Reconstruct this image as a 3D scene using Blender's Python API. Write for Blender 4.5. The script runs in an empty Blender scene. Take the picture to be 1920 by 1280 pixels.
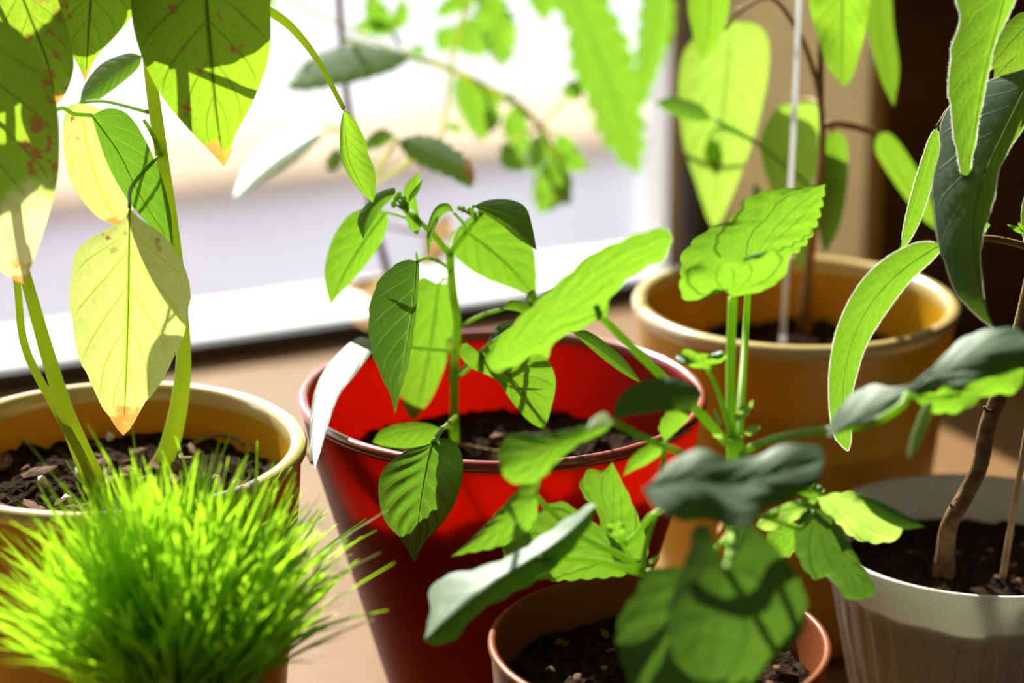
import bpy, bmesh, math, random
from mathutils import Vector, Matrix, noise

# ------------------------------------------------------------------ scene, camera, light
scene = bpy.context.scene
C = bpy.context.collection
FPX = 4500.0                       # focal length in pixels of the 1920 x 1280 frame
PITCH = math.radians(18.0)
CAM = Vector((0.0, 0.0, 0.577))
FWD = Vector((0, math.cos(PITCH), -math.sin(PITCH)))
RGT = Vector((1, 0, 0))
UPV = Vector((0, math.sin(PITCH), math.cos(PITCH)))

cam_data = bpy.data.cameras.new('camera')
cam = bpy.data.objects.new('camera', cam_data)
C.objects.link(cam)
cam.location = CAM
cam.rotation_euler = (math.pi / 2 - PITCH, 0, 0)
cam_data.sensor_fit = 'HORIZONTAL'
cam_data.sensor_width = 36.0
cam_data.lens = FPX / 1920.0 * 36.0
cam_data.clip_start = 0.05
cam_data.clip_end = 200
cam_data.dof.use_dof = True
cam_data.dof.focus_distance = 1.085
cam_data.dof.aperture_fstop = 4.2
scene.camera = cam

world = bpy.data.worlds.new('world')
scene.world = world
world.use_nodes = True
bg = world.node_tree.nodes['Background']
bg.inputs['Color'].default_value = (0.88, 0.93, 1.0, 1)
bg.inputs['Strength'].default_value = 2.1

SUN_AZ = Vector((-0.465, 0.885, 0)).normalized()
SUN_EL = math.radians(40)
SUN_DIR = SUN_AZ * math.cos(SUN_EL) + Vector((0, 0, math.sin(SUN_EL)))   # towards the sun
sun_data = bpy.data.lights.new('sun', 'SUN')
sun_data.energy = 11.5
sun_data.color = (1.0, 0.95, 0.86)
sun_data.angle = math.radians(0.6)
sun = bpy.data.objects.new('sun', sun_data)
C.objects.link(sun)
sun.rotation_euler = (-SUN_DIR).to_track_quat('-Z', 'Y').to_euler()
sun.location = (-4, 5, 4)

vs = scene.view_settings
vs.view_transform = 'Standard'
vs.look = 'None'
vs.exposure = 0.85
vs.gamma = 1.0
vs.use_curve_mapping = False
scene.cycles.use_denoising = True
scene.cycles.max_bounces = 10
scene.cycles.transparent_max_bounces = 16
scene.cycles.caustics_reflective = False
scene.cycles.caustics_refractive = False
scene.cycles.sample_clamp_indirect = 4.0

R = random.Random(7)

# ------------------------------------------------------------------ helpers
def at(x, y, d):
    """point seen at pixel (x, y), d metres along the viewing axis"""
    return CAM + d * (FWD + RGT * ((x - 960) / FPX) - UPV * ((y - 640) / FPX))

def at_z(x, y, z):
    r = FWD + RGT * ((x - 960) / FPX) - UPV * ((y - 640) / FPX)
    return CAM + r * ((z - CAM.z) / r.z)

def depth_of(p):
    return (Vector(p) - CAM).dot(FWD)

def mesh_obj(name, verts, faces, mat, parent=None, smooth=True, uvs=None):
    me = bpy.data.meshes.new(name)
    me.from_pydata([tuple(v) for v in verts], [], faces)
    if uvs is not None:
        lay = me.uv_layers.new(name='UVMap')
        data = [0.0] * (2 * len(me.loops))
        for i, l in enumerate(me.loops):
            data[2 * i], data[2 * i + 1] = uvs[l.vertex_index]
        lay.data.foreach_set('uv', data)
    if smooth:
        me.polygons.foreach_set('use_smooth', [True] * len(me.polygons))
    me.update()
    if mat: me.materials.append(mat)
    o = bpy.data.objects.new(name, me)
    C.objects.link(o)
    if parent is not None:
        o.parent = parent
        o.matrix_parent_inverse = parent_inv(parent)
    return o

def parent_inv(p):
    m = Matrix.Identity(4)
    q = p
    while q is not None:
        m = q.matrix_basis @ m if q.parent is None else q.matrix_parent_inverse @ q.matrix_basis @ m
        q = q.parent
    return m.inverted()

def thing(name, label, cat, loc, group=None):
    o = bpy.data.objects.new(name, None)
    o.empty_display_size = 0.02
    C.objects.link(o)
    o.location = loc
    o['label'] = label
    o['category'] = cat
    if group: o['group'] = group
    return o

def tag(o, label=None, cat=None, group=None, kind=None):
    if label: o['label'] = label
    if cat: o['category'] = cat
    if group: o['group'] = group
    if kind: o['kind'] = kind
    return o

def catmull(pts, n):
    """resample a polyline of Vectors to n points on a centripetal-ish spline, even in chord length"""
    pts = [Vector(p) for p in pts]
    if len(pts) == 2:
        return [pts[0].lerp(pts[1], i / (n - 1)) for i in range(n)]
    ext = [pts[0] * 2 - pts[1]] + pts + [pts[-1] * 2 - pts[-2]]
    dense = []
    for i in range(1, len(ext) - 2):
        p0, p1, p2, p3 = ext[i - 1], ext[i], ext[i + 1], ext[i + 2]
        for k in range(14):
            t = k / 14
            dense.append(0.5 * ((2 * p1) + (p2 - p0) * t + (2 * p0 - 5 * p1 + 4 * p2 - p3) * t * t
                                + (3 * p1 - p0 - 3 * p2 + p3) * t ** 3))
    dense.append(pts[-1])
    acc = [0.0]
    for a, b in zip(dense, dense[1:]):
        acc.append(acc[-1] + (b - a).length)
    tot = acc[-1] or 1e-9
    out = []; j = 0
    for i in range(n):
        s = tot * i / (n - 1)
        while j < len(acc) - 2 and acc[j + 1] < s: j += 1
        seg = acc[j + 1] - acc[j]
        out.append(dense[j].lerp(dense[j + 1], (s - acc[j]) / seg if seg > 1e-12 else 0))
    return out

def tube_geo(pts, radii, sides=10, n=None, cap=True):
    pts = [Vector(p) for p in pts]
    if n is None: n = max(6, 6 * len(pts))
    rr = catmull([Vector((r, 0, 0)) for r in radii], n) if len(radii) > 1 else [Vector((radii[0], 0, 0))] * n
    # radii are given per control point; interpolate on index
    path = catmull(pts, n)
    m = len(radii)
    def rad(i):
        f = i / (n - 1) * (m - 1)
        a = min(int(f), m - 2) if m > 1 else 0
        return radii[a] if m == 1 else radii[a] + (radii[a + 1] - radii[a]) * (f - a)
    verts, faces = [], []
    up = Vector((0.31, 0.2, 0.93))
    prev = None
    for i, p in enumerate(path):
        t = (path[min(i + 1, n - 1)] - path[max(i - 1, 0)]).normalized()
        a = prev if prev is not None else t.cross(up).normalized()
        a = (a - t * a.dot(t)).normalized()
        prev = a
        b = t.cross(a)
        for k in range(sides):
            an = 2 * math.pi * k / sides
            verts.append(p + (a * math.cos(an) + b * math.sin(an)) * rad(i))
    for i in range(n - 1):
        for k in range(sides):
            k2 = (k + 1) % sides
            faces.append((i * sides + k, i * sides + k2, (i + 1) * sides + k2, (i + 1) * sides + k))
    if cap:
        faces.append(tuple(range(sides - 1, -1, -1)))
        faces.append(tuple((n - 1) * sides + k for k in range(sides)))
    return verts, faces

def tube(name, pts, radii, mat, parent=None, sides=10, n=None):
    v, f = tube_geo(pts, radii, sides, n)
    return mesh_obj(name, v, f, mat, parent)

def lathe(name, prof, mat, parent, center, seg=96, fn=None):
    """prof: list of (r, z); fn(angle, r, z, i) -> r"""
    verts, faces = [], []
    c = Vector(center)
    for i, (r, z) in enumerate(prof):
        for k in range(seg):
            a = 2 * math.pi * k / seg
            q = fn(a, r, z, i) if fn else r
            verts.append(c + Vector((q * math.cos(a), q * math.sin(a), z)))
    for i in range(len(prof) - 1):
        for k in range(seg):
            k2 = (k + 1) % seg
            faces.append((i * seg + k, i * seg + k2, (i + 1) * seg + k2, (i + 1) * seg + k))
    return mesh_obj(name, verts, faces, mat, parent)

def boxes(name, lst, mat, parent=None, bevel=0.0):
    """lst of (origin, ex, ey, ez): boxes spanned by three edge vectors"""
    bm = bmesh.new()
    for o, ex, ey, ez in lst:
        o, ex, ey, ez = map(Vector, (o, ex, ey, ez))
        vv = [bm.verts.new(o + ex * a + ey * b + ez * c) for c in (0, 1) for b in (0, 1) for a in (0, 1)]
        for f in ((0, 2, 3, 1), (4, 5, 7, 6), (0, 1, 5, 4), (2, 6, 7, 3), (0, 4, 6, 2), (1, 3, 7, 5)):
            bm.faces.new([vv[i] for i in f])
    if bevel:
        bmesh.ops.bevel(bm, geom=bm.edges[:], offset=bevel, segments=2, affect='EDGES', profile=0.6)
    bmesh.ops.recalc_face_normals(bm, faces=bm.faces[:])
    me = bpy.data.meshes.new(name); bm.to_mesh(me); bm.free()
    me.materials.append(mat)
    ob = bpy.data.objects.new(name, me); C.objects.link(ob)
    if parent is not None:
        ob.parent = parent; ob.matrix_parent_inverse = parent_inv(parent)
    return ob

# ------------------------------------------------------------------ materials
def new_mat(name):
    m = bpy.data.materials.new(name); m.use_nodes = True
    nt = m.node_tree
    for n in list(nt.nodes): nt.nodes.remove(n)
    return m, nt

class NT:
    def __init__(self, nt): self.nt = nt
    def n(self, typ, **kw):
        nd = self.nt.nodes.new(typ)
        for k, v in kw.items(): setattr(nd, k, v)
        return nd
    def link(self, a, b): self.nt.links.new(a, b)
    def math(self, op, a, b=None, c=None, clamp=False):
        nd = self.n('ShaderNodeMath', operation=op); nd.use_clamp = clamp
        for i, v in enumerate((a, b, c)):
            if v is None: continue
            if isinstance(v, (int, float)): nd.inputs[i].default_value = v
            else: self.link(v, nd.inputs[i])
        return nd.outputs[0]
    def mixc(self, fac, a, b):
        nd = self.n('ShaderNodeMix', data_type='RGBA')
        for s, v in ((nd.inputs[0], fac), (nd.inputs[6], a), (nd.inputs[7], b)):
            if isinstance(v, (int, float)): s.default_value = v
            elif isinstance(v, tuple): s.default_value = v if len(v) == 4 else (*v, 1)
            else: self.link(v, s)
        return nd.outputs[2]
    def smooth(self, v, a, b):
        nd = self.n('ShaderNodeMapRange', interpolation_type='SMOOTHSTEP')
        self.link(v, nd.inputs[0]); nd.inputs[1].default_value = a; nd.inputs[2].default_value = b
        return nd.outputs[0]
    def noise(self, scale, detail=3.0, rough=0.55, coord='Object'):
        tc = self.n('ShaderNodeTexCoord')
        nd = self.n('ShaderNodeTexNoise'); nd.inputs['Scale'].default_value = scale
        nd.inputs['Detail'].default_value = detail; nd.inputs['Roughness'].default_value = rough
        self.link(tc.outputs[coord], nd.inputs['Vector'])
        return nd.outputs['Fac']

def simple_mat(name, col, rough=0.5, spec=0.5, noise_amt=0.15, noise_scale=40, col2=None, trans=None, trans_fac=0.0,
               bump=0.0, bump_scale=200, coat=0.0):
    m, nt = new_mat(name); k = NT(nt)
    out = k.n('ShaderNodeOutputMaterial')
    p = k.n('ShaderNodeBsdfPrincipled')
    c2 = col2 or tuple(x * (1 - noise_amt) for x in col)
    f = k.smooth(k.noise(noise_scale), 0.35, 0.65)
    k.link(k.mixc(f, col, c2), p.inputs['Base Color'])
    p.inputs['Roughness'].default_value = rough
    p.inputs['Specular IOR Level'].default_value = spec
    p.inputs['Coat Weight'].default_value = coat
    if bump:
        b = k.n('ShaderNodeBump'); b.inputs['Strength'].default_value = bump; b.inputs['Distance'].default_value = 0.002
        k.link(k.noise(bump_scale, 4), b.inputs['Height']); k.link(b.outputs[0], p.inputs['Normal'])
    sh = p.outputs[0]
    if trans_fac:
        t = k.n('ShaderNodeBsdfTranslucent'); t.inputs['Color'].default_value = (*trans, 1)
        mx = k.n('ShaderNodeMixShader'); mx.inputs[0].default_value = trans_fac
        k.link(sh, mx.inputs[1]); k.link(t.outputs[0], mx.inputs[2]); sh = mx.outputs[0]
    k.link(sh, out.inputs['Surface'])
    return m

LEAF_GAIN = 0.70
def leaf_mat(name, refl, trans, tfac=0.5, rough=0.42, spec=0.45, veins=7, slope=2.2, vein_refl=None, vein_trans=None,
             palmate=False, spots=0.0, tip_dry=0.0, mottled=0.0, vw=0.87, sun_tip=0.0):
    g_ = LEAF_GAIN
    trans = (trans[0] * g_ * 0.96, trans[1] * g_, trans[2] * g_ + 0.010)
    if vein_trans: vein_trans = tuple(x * g_ for x in vein_trans)
    m, nt = new_mat(name); k = NT(nt)
    out = k.n('ShaderNodeOutputMaterial')
    uv = k.n('ShaderNodeUVMap'); uv.uv_map = 'UVMap'
    sep = k.n('ShaderNodeSeparateXYZ'); k.link(uv.outputs[0], sep.inputs[0])
    u = k.math('ABSOLUTE', k.math('MULTIPLY_ADD', sep.outputs[0], 2.0, -1.0))
    v = sep.outputs[1]
    if palmate:
        # veins radiate from the leaf base and fork towards the margin
        ang = k.math('ARCTAN2', u, k.math('ADD', v, 0.12))
        ph = k.math('MULTIPLY', ang, 2.2)
        tri = k.math('MULTIPLY', k.math('ABSOLUTE', k.math('SUBTRACT', k.math('FRACT', k.math('ADD', ph, 0.5)), 0.5)), 2.0)
        vein = k.math('SUBTRACT', 1.0, k.smooth(tri, 0.03, 0.13))
        mid = vein
    else:
        ph = k.math('SUBTRACT', k.math('MULTIPLY', v, float(veins)), k.math('MULTIPLY', k.math('POWER', u, 0.85), slope))
        wob = 0.0
        tri = k.math('MULTIPLY', k.math('ABSOLUTE', k.math('SUBTRACT', k.math('FRACT', k.math('ADD', ph, wob)), 0.5)), 2.0)
        lat = k.math('MULTIPLY', k.smooth(tri, vw, 1.0), k.math('SUBTRACT', 1.0, k.smooth(u, 0.75, 1.0)))
        mid = k.math('SUBTRACT', 1.0, k.smooth(u, 0.015, 0.06))
        vein = k.math('MAXIMUM', mid, k.math('MULTIPLY', lat, 0.9))
    nz = k.smooth(k.noise(70, 4), 0.3, 0.7)
    vr = vein_refl or tuple(min(1, x * 1.6 + 0.02) for x in refl)
    vt = vein_trans or tuple(x * 0.45 for x in trans)
    cr = k.mixc(k.math('MULTIPLY', nz, 0.35), refl, tuple(x * 0.6 for x in refl))
    ct = k.mixc(k.math('MULTIPLY', nz, 0.25 + mottled), trans, tuple(a * b for a, b in zip(trans, (0.72, 0.82, 0.6))))
    tcv = k.n('ShaderNodeTexCoord'); vo = k.n('ShaderNodeTexVoronoi'); vo.feature = 'DISTANCE_TO_EDGE'; vo.inputs['Scale'].default_value = 330
    k.link(tcv.outputs['Object'], vo.inputs['Vector'])
    net = k.math('MULTIPLY', k.math('SUBTRACT', 1.0, k.smooth(vo.outputs['Distance'], 0.02, 0.12)), 0.28)
    ct = k.mixc(net, ct, tuple(x * 0.55 for x in trans))
    cr = k.mixc(vein, cr, vr); ct = k.mixc(vein, ct, vt)
    if spots:
        sp = k.smooth(k.noise(150, 2, 0.5), 0.665 - spots * 0.05, 0.70 - spots * 0.05)
        big = k.smooth(k.noise(28, 1), 0.50, 0.58)
        sp = k.math('MULTIPLY', sp, big)
        cr = k.mixc(sp, cr, (0.22, 0.10, 0.03)); ct = k.mixc(sp, ct, (0.32, 0.14, 0.03))
    if sun_tip:  # strong sun on the yellowed tip, put into the colour
        bl = k.smooth(k.math('ADD', v, k.math('MULTIPLY', k.noise(45, 4), 0.30)), sun_tip + 0.10, sun_tip + 0.24)
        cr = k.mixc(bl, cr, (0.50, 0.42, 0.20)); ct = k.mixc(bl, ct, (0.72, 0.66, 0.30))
    if tip_dry:
        td = k.smooth(k.math('ADD', v, k.math('MULTIPLY', k.noise(130, 4), 0.34)), 1.155 - tip_dry, 1.215 - tip_dry)
        cr = k.mixc(td, cr, (0.42, 0.22, 0.07)); ct = k.mixc(td, ct, (0.55, 0.28, 0.06))
    p = k.n('ShaderNodeBsdfPrincipled')
    k.link(cr, p.inputs['Base Color']); p.inputs['Roughness'].default_value = rough
    p.inputs['Specular IOR Level'].default_value = spec
    b = k.n('ShaderNodeBump'); b.inputs['Strength'].default_value = 0.22; b.inputs['Distance'].default_value = 0.0012
    hh = k.math('ADD', k.math('MULTIPLY', vein, -0.6), k.math('MULTIPLY', k.noise(380, 2), 0.35))
    k.link(hh, b.inputs['Height']); k.link(b.outputs[0], p.inputs['Normal'])
    t = k.n('ShaderNodeBsdfTranslucent'); k.link(ct, t.inputs['Color']); k.link(b.outputs[0], t.inputs['Normal'])
    mx = k.n('ShaderNodeMixShader'); mx.inputs[0].default_value = tfac
    k.link(p.outputs[0], mx.inputs[1]); k.link(t.outputs[0], mx.inputs[2])
    k.link(mx.outputs[0], out.inputs['Surface'])
    return m

M = {}
# pepper plant in the red pot: fresh lime; old pepper in the mustard pot: yellowing
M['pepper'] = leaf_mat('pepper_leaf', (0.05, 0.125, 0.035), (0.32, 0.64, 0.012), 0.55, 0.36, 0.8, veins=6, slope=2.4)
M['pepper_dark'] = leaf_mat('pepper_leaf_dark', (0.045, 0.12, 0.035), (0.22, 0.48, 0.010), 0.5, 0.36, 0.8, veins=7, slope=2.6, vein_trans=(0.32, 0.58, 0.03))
M['pepper_shaded'] = leaf_mat('pepper_leaf_shaded', (0.05, 0.13, 0.04), (0.13, 0.30, 0.008), 0.45, 0.38, 0.6, veins=7, slope=2.6, vein_trans=(0.30, 0.50, 0.06), vein_refl=(0.16, 0.28, 0.10))  # shaded copy of the pepper leaf: shade put into the colour
M['old'] = leaf_mat('old_pepper_leaf', (0.08, 0.14, 0.02), (0.38, 0.62, 0.010), 0.6, 0.45, 0.4, veins=6, slope=2.2, spots=0.5, tip_dry=0.10)
M['old_spot'] = leaf_mat('spotted_pepper_leaf', (0.09, 0.13, 0.02), (0.40, 0.60, 0.02), 0.6, 0.45, 0.4, veins=6, slope=2.2, spots=2.2, tip_dry=0.09)
M['old_sun_tip'] = leaf_mat('sun_tip_pepper_leaf', (0.09, 0.13, 0.02), (0.40, 0.60, 0.02), 0.6, 0.45, 0.4, veins=6, slope=2.2, spots=2.2, tip_dry=0.05, sun_tip=0.68)  # yellowed lower end paled to cream as if sunlit
M['pale'] = leaf_mat('yellowing_pepper_leaf', (0.38, 0.42, 0.14), (0.92, 0.97, 0.24), 0.6, 0.45, 0.4, veins=6, slope=2.2, spots=0.3, tip_dry=0.10,
                     vein_trans=(0.60, 0.75, 0.05), mottled=0.1)
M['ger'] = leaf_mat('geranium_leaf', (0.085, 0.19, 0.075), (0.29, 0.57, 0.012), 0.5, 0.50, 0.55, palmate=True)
M['ger_shaded'] = leaf_mat('geranium_leaf_shaded', (0.065, 0.14, 0.055), (0.13, 0.27, 0.006), 0.38, 0.56, 0.55, palmate=True)  # geranium leaf with the shade on it painted in by lower transmission
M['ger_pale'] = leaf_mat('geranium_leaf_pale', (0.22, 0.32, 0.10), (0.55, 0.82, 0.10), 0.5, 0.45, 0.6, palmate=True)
M['shrub'] = leaf_mat('shrub_leaf', (0.15, 0.25, 0.19), (0.36, 0.74, 0.02), 0.5, 0.38, 0.8, veins=7, slope=2.0, tip_dry=0.0)
M['shrub_dry'] = leaf_mat('shrub_leaf_dry_tip', (0.15, 0.25, 0.19), (0.36, 0.80, 0.02), 0.5, 0.38, 0.8, veins=7, slope=2.0, tip_dry=0.16)
M['vine'] = leaf_mat('lance_leaf', (0.08, 0.15, 0.03), (0.40, 0.72, 0.02), 0.55, 0.45, 0.4, veins=8, slope=2.6)
M['vine_pale'] = leaf_mat('lance_leaf_pale', (0.26, 0.36, 0.08), (0.62, 0.95, 0.09), 0.58, 0.45, 0.4, veins=8, slope=2.6)
M['sap'] = leaf_mat('sapling_leaf', (0.06, 0.12, 0.06), (0.24, 0.47, 0.008), 0.5, 0.42, 0.45, veins=9, slope=2.4, vein_trans=(0.34, 0.55, 0.03))
M['sap_dark'] = leaf_mat('sapling_leaf_dark', (0.055, 0.12, 0.085), (0.34, 0.60, 0.015), 0.38, 0.45, 0.3, veins=9, slope=2.4, vein_refl=(0.065, 0.135, 0.085))
M['dry'] = leaf_mat('dry_leaf', (0.50, 0.34, 0.18), (0.75, 0.50, 0.22), 0.5, 0.6, 0.2, veins=6, slope=2)
M['stem_g'] = simple_mat('green_stem', (0.27, 0.42, 0.075), 0.45, 0.4, 0.25, 60, trans=(0.55, 0.85, 0.09), trans_fac=0.45)
M['stem_old'] = simple_mat('old_stem', (0.24, 0.30, 0.05), 0.5, 0.4, 0.4, 50, col2=(0.36, 0.29, 0.10), trans=(0.6, 0.75, 0.10), trans_fac=0.55)
M['rib'] = simple_mat('midrib', (0.30, 0.45, 0.08), 0.45, 0.4, 0.2, 60, trans=(0.42, 0.68, 0.03), trans_fac=0.7)
M['stem_red'] = simple_mat('reddish_stem', (0.33, 0.16, 0.07), 0.5, 0.4, 0.4, 70, col2=(0.24, 0.14, 0.04))
M['stem_wood'] = simple_mat('woody_stem', (0.24, 0.145, 0.06), 0.75, 0.2, 0.4, 120, col2=(0.14, 0.08, 0.035), bump=0.5, bump_scale=300)
M['stem_pale'] = simple_mat('pale_stem', (0.50, 0.50, 0.16), 0.5, 0.4, 0.3, 60, trans=(0.85, 0.9, 0.25), trans_fac=0.6)
M['fuzz'] = simple_mat('leaf_fuzz', (0.80, 0.80, 0.66), 0.8, 0.1, 0.05, 60, trans=(0.9, 0.9, 0.75), trans_fac=0.5)
M['rod'] = simple_mat('white_rod', (0.85, 0.84, 0.82), 0.2, 0.8, 0.05, 30, trans=(0.95, 0.95, 0.95), trans_fac=0.55)
M['bamboo'] = simple_mat('bamboo', (0.46, 0.30, 0.15), 0.6, 0.3, 0.3, 90, col2=(0.36, 0.22, 0.10))
M['mustard'] = simple_mat('mustard_plastic', (0.66, 0.34, 0.008), 0.34, 0.5, 0.06, 8, trans=(0.95, 0.48, 0.01), trans_fac=0.12)
M['mustard_rim'] = simple_mat('mustard_rim', (0.72, 0.52, 0.19), 0.26, 0.9, 0.06, 8, coat=1.0)  # base colour paler than the body, standing in for the rim's highlight
M['red_rim'] = simple_mat('red_rim', (0.34, 0.03, 0.025), 0.30, 0.9, 0.06, 8, coat=0.6)
M['red'] = simple_mat('red_plastic', (0.22, 0.012, 0.007), 0.42, 0.22, 0.06, 8, trans=(1.0, 0.09, 0.018), trans_fac=0.42)
M['brown'] = simple_mat('brown_plastic', (0.27, 0.078, 0.026), 0.4, 0.35, 0.08, 8, trans=(0.6, 0.14, 0.05), trans_fac=0.12)
M['soil'] = simple_mat('soil', (0.040, 0.020, 0.008), 0.95, 0.08, 0.6, 220, col2=(0.018, 0.009, 0.004), bump=1.0, bump_scale=420)
M['bark'] = simple_mat('bark_chip', (0.15, 0.075, 0.035), 0.8, 0.2, 0.4, 160, col2=(0.12, 0.06, 0.03))
M['perlite'] = simple_mat('perlite', (0.75, 0.73, 0.68), 0.8, 0.2, 0.1, 100)
M['root'] = simple_mat('dry_root', (0.36, 0.26, 0.12), 0.8, 0.2, 0.3, 100)
M['grass'] = simple_mat('grass_blade', (0.16, 0.36, 0.025), 0.40, 0.5, 0.35, 70, col2=(0.22, 0.44, 0.03), trans=(0.58, 1.0, 0.03), trans_fac=0.5)
M['nylon'] = simple_mat('nylon_skin', (0.55, 0.34, 0.22), 0.7, 0.2, 0.2, 200, bump=0.4, bump_scale=900)
M['cup'] = simple_mat('grey_cup', (0.55, 0.50, 0.45), 0.5, 0.4, 0.1, 60)
M['sill'] = simple_mat('sill_paint', (0.21, 0.108, 0.032), 0.5, 0.3, 0.12, 14, col2=(0.18, 0.09, 0.026))
M['gasket'] = simple_mat('window_gasket', (0.035, 0.04, 0.05), 0.45, 0.4, 0.2, 60)
M['frame'] = simple_mat('white_frame', (0.78, 0.78, 0.76), 0.4, 0.4, 0.04, 20)
M['reveal'] = simple_mat('reveal_paint', (0.52, 0.39, 0.16), 0.7, 0.25, 0.1, 18, col2=(0.46, 0.35, 0.15), bump=0.2, bump_scale=60)
M['wall'] = simple_mat('wall_paint', (0.62, 0.62, 0.66), 0.85, 0.2, 0.08, 6)
M['dark_wall'] = simple_mat('dark_brown_wall', (0.13, 0.075, 0.03), 0.7, 0.25, 0.3, 9, col2=(0.07, 0.045, 0.022))
M['floor'] = simple_mat('floor_boards', (0.26, 0.22, 0.19), 0.5, 0.3, 0.2, 7)
M['ceiling'] = simple_mat('ceiling_paint', (0.78, 0.78, 0.80), 0.9, 0.1, 0.05, 6)
M['screen'] = simple_mat('screen_wire', (0.16, 0.16, 0.17), 0.5, 0.3, 0.1, 30)
M['out_ground'] = simple_mat('pale_paving', (0.30, 0.285, 0.28), 0.9, 0.1, 0.12, 0.55, col2=(0.24, 0.245, 0.295))
M['out_peach'] = simple_mat('pinkish_plaster', (0.66, 0.62, 0.66), 0.9, 0.1, 0.1, 2)
M['out_coping'] = simple_mat('peach_coping', (0.36, 0.27, 0.19), 0.9, 0.1, 0.1, 2)
M['out_lav'] = simple_mat('lavender_roof', (0.20, 0.20, 0.27), 0.9, 0.1, 0.1, 2)
M['out_rose'] = simple_mat('rose_roof', (0.68, 0.58, 0.58), 0.9, 0.1, 0.1, 2)
M['out_white'] = simple_mat('white_plaster', (0.84, 0.84, 0.82), 0.9, 0.1, 0.08, 3)

def glass_mat():
    m, nt = new_mat('window_glass'); k = NT(nt)
    out = k.n('ShaderNodeOutputMaterial')
    tr = k.n('ShaderNodeBsdfTransparent'); tr.inputs[0].default_value = (0.96, 0.97, 0.96, 1)
    gl = k.n('ShaderNodeBsdfGlossy'); gl.inputs['Roughness'].default_value = 0.02
    mx = k.n('ShaderNodeMixShader'); mx.inputs[0].default_value = 0.06
    k.link(tr.outputs[0], mx.inputs[1]); k.link(gl.outputs[0], mx.inputs[2]); k.link(mx.outputs[0], out.inputs[0])
    return m
M['glass'] = glass_mat()

def speckle_mat():
    m, nt = new_mat('speckled_plastic'); k = NT(nt)
    out = k.n('ShaderNodeOutputMaterial'); p = k.n('ShaderNodeBsdfPrincipled')
    f = k.smooth(k.noise(1300, 1, 0.4), 0.60, 0.65)
    f = k.math('MULTIPLY', f, 0.75)
    base = k.mixc(k.noise(30), (0.86, 0.85, 0.80), (0.80, 0.79, 0.74))
    k.link(k.mixc(f, base, (0.20, 0.17, 0.13)), p.inputs['Base Color'])
    p.inputs['Roughness'].default_value = 0.4
    t = k.n('ShaderNodeBsdfTranslucent'); t.inputs[0].default_value = (0.8, 0.8, 0.68, 1)
    mx = k.n('ShaderNodeMixShader'); mx.inputs[0].default_value = 0.32
    k.link(p.outputs[0], mx.inputs[1]); k.link(t.outputs[0], mx.inputs[2]); k.link(mx.outputs[0], out.inputs[0])
    return m
M['speckle'] = speckle_mat()

# ------------------------------------------------------------------ the room, in the window's own frame
WO = Vector((0.150, 1.911, 0.0))                    # foot of the window's right edge
WS = Vector((0.899, 0.438, 0)).normalized()         # along the window, to the right
WN = Vector((-WS.y, WS.x, 0))                       # outwards
Z = Vector((0, 0, 1))
def wp(s, o, z): return WO + WS * s + WN * o + Z * z
def wbox(s0, s1, o0, o1, z0, z1): return (wp(s0, o0, z0), WS * (s1 - s0), WN * (o1 - o0), Z * (z1 - z0))
RV = -0.22            # room-side plane of the window wall
WL, WH = -1.75, 1.25  # left end and height of the window
CEIL, FLOOR = 1.75, -0.85
def struct(name, lst, mat, **kw):
    o = boxes(name, lst, mat, **kw); o['kind'] = 'structure'; return o
struct('floor', [wbox(-3.2, 1.3, -4.0, RV, FLOOR - 0.05, FLOOR)], M['floor'])
struct('ceiling', [wbox(-3.2, 1.3, -4.0, RV, CEIL, CEIL + 0.05)], M['ceiling'])
struct('wall_left', [wbox(-3.25, -3.2, -4.0, RV, FLOOR, CEIL)], M['wall'])
struct('wall_right', [wbox(1.3, 1.35, -4.0, RV, FLOOR, CEIL)], M['dark_wall'])
struct('wall_back', [wbox(-3.25, 1.35, -4.05, -4.0, FLOOR, CEIL)], M['wall'])
struct('wall_window', [wbox(0.03, 1.35, RV, 0.02, FLOOR, CEIL),
                       wbox(-3.25, WL - 0.02, RV, 0.02, FLOOR, CEIL),
                       wbox(WL - 0.02, 0.03, RV, 0.02, WH + 0.03, CEIL),
                       wbox(WL - 0.02, 0.03, RV, 0.02, FLOOR, -0.045)], M['dark_wall'])
struct('trim_1', [wbox(0.016, 0.03, RV, 0.0, 0.0, WH + 0.03)], M['reveal'])
tag(bpy.data.objects['trim_1'], 'tan painted window reveal beside the dark gasket')

win = bpy.data.objects.new('window_1', None); C.objects.link(win)
win.location = wp(-0.8, 0, 0); win['kind'] = 'structure'
win['label'] = 'bright window with dark gasket and insect screen behind the pots'
boxes('window_sill', [wbox(WL - 0.02, 0.016, RV, 0.10, -0.045, 0.0), wbox(WL - 0.3, 0.75, -0.97, RV, -0.045, 0.0)], M['sill'], win)
gk = 0.016
boxes('gasket', [wbox(WL, gk, -0.004, 0.010, 0.0, 0.017)], M['gasket'], win)
boxes('gasket', [wbox(-0.007, gk, -0.006, 0.010, 0.017, WH)], M['gasket'], win)
boxes('gasket', [wbox(WL, gk, -0.004, 0.010, WH, WH + 0.016)], M['gasket'], win)
boxes('gasket', [wbox(WL - 0.016, WL, -0.004, 0.010, 0.0, WH)], M['gasket'], win)
boxes('window_frame', [wbox(WL, gk, 0.012, 0.05, 0.0, 0.010), wbox(-0.020, gk, 0.012, 0.05, 0.010, WH),
                       wbox(WL, gk, 0.012, 0.05, WH - 0.03, WH + 0.02), wbox(WL - 0.016, WL + 0.03, 0.012, 0.05, 0.0, WH)], M['frame'], win)
boxes('pane', [wbox(WL + 0.01, -0.004, 0.020, 0.022, 0.008, WH - 0.01)], M['glass'], win)
boxes('outer_sill', [wbox(WL - 0.1, 0.1, 0.05, 0.155, -0.03, -0.002)], M['frame'], win)
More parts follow.
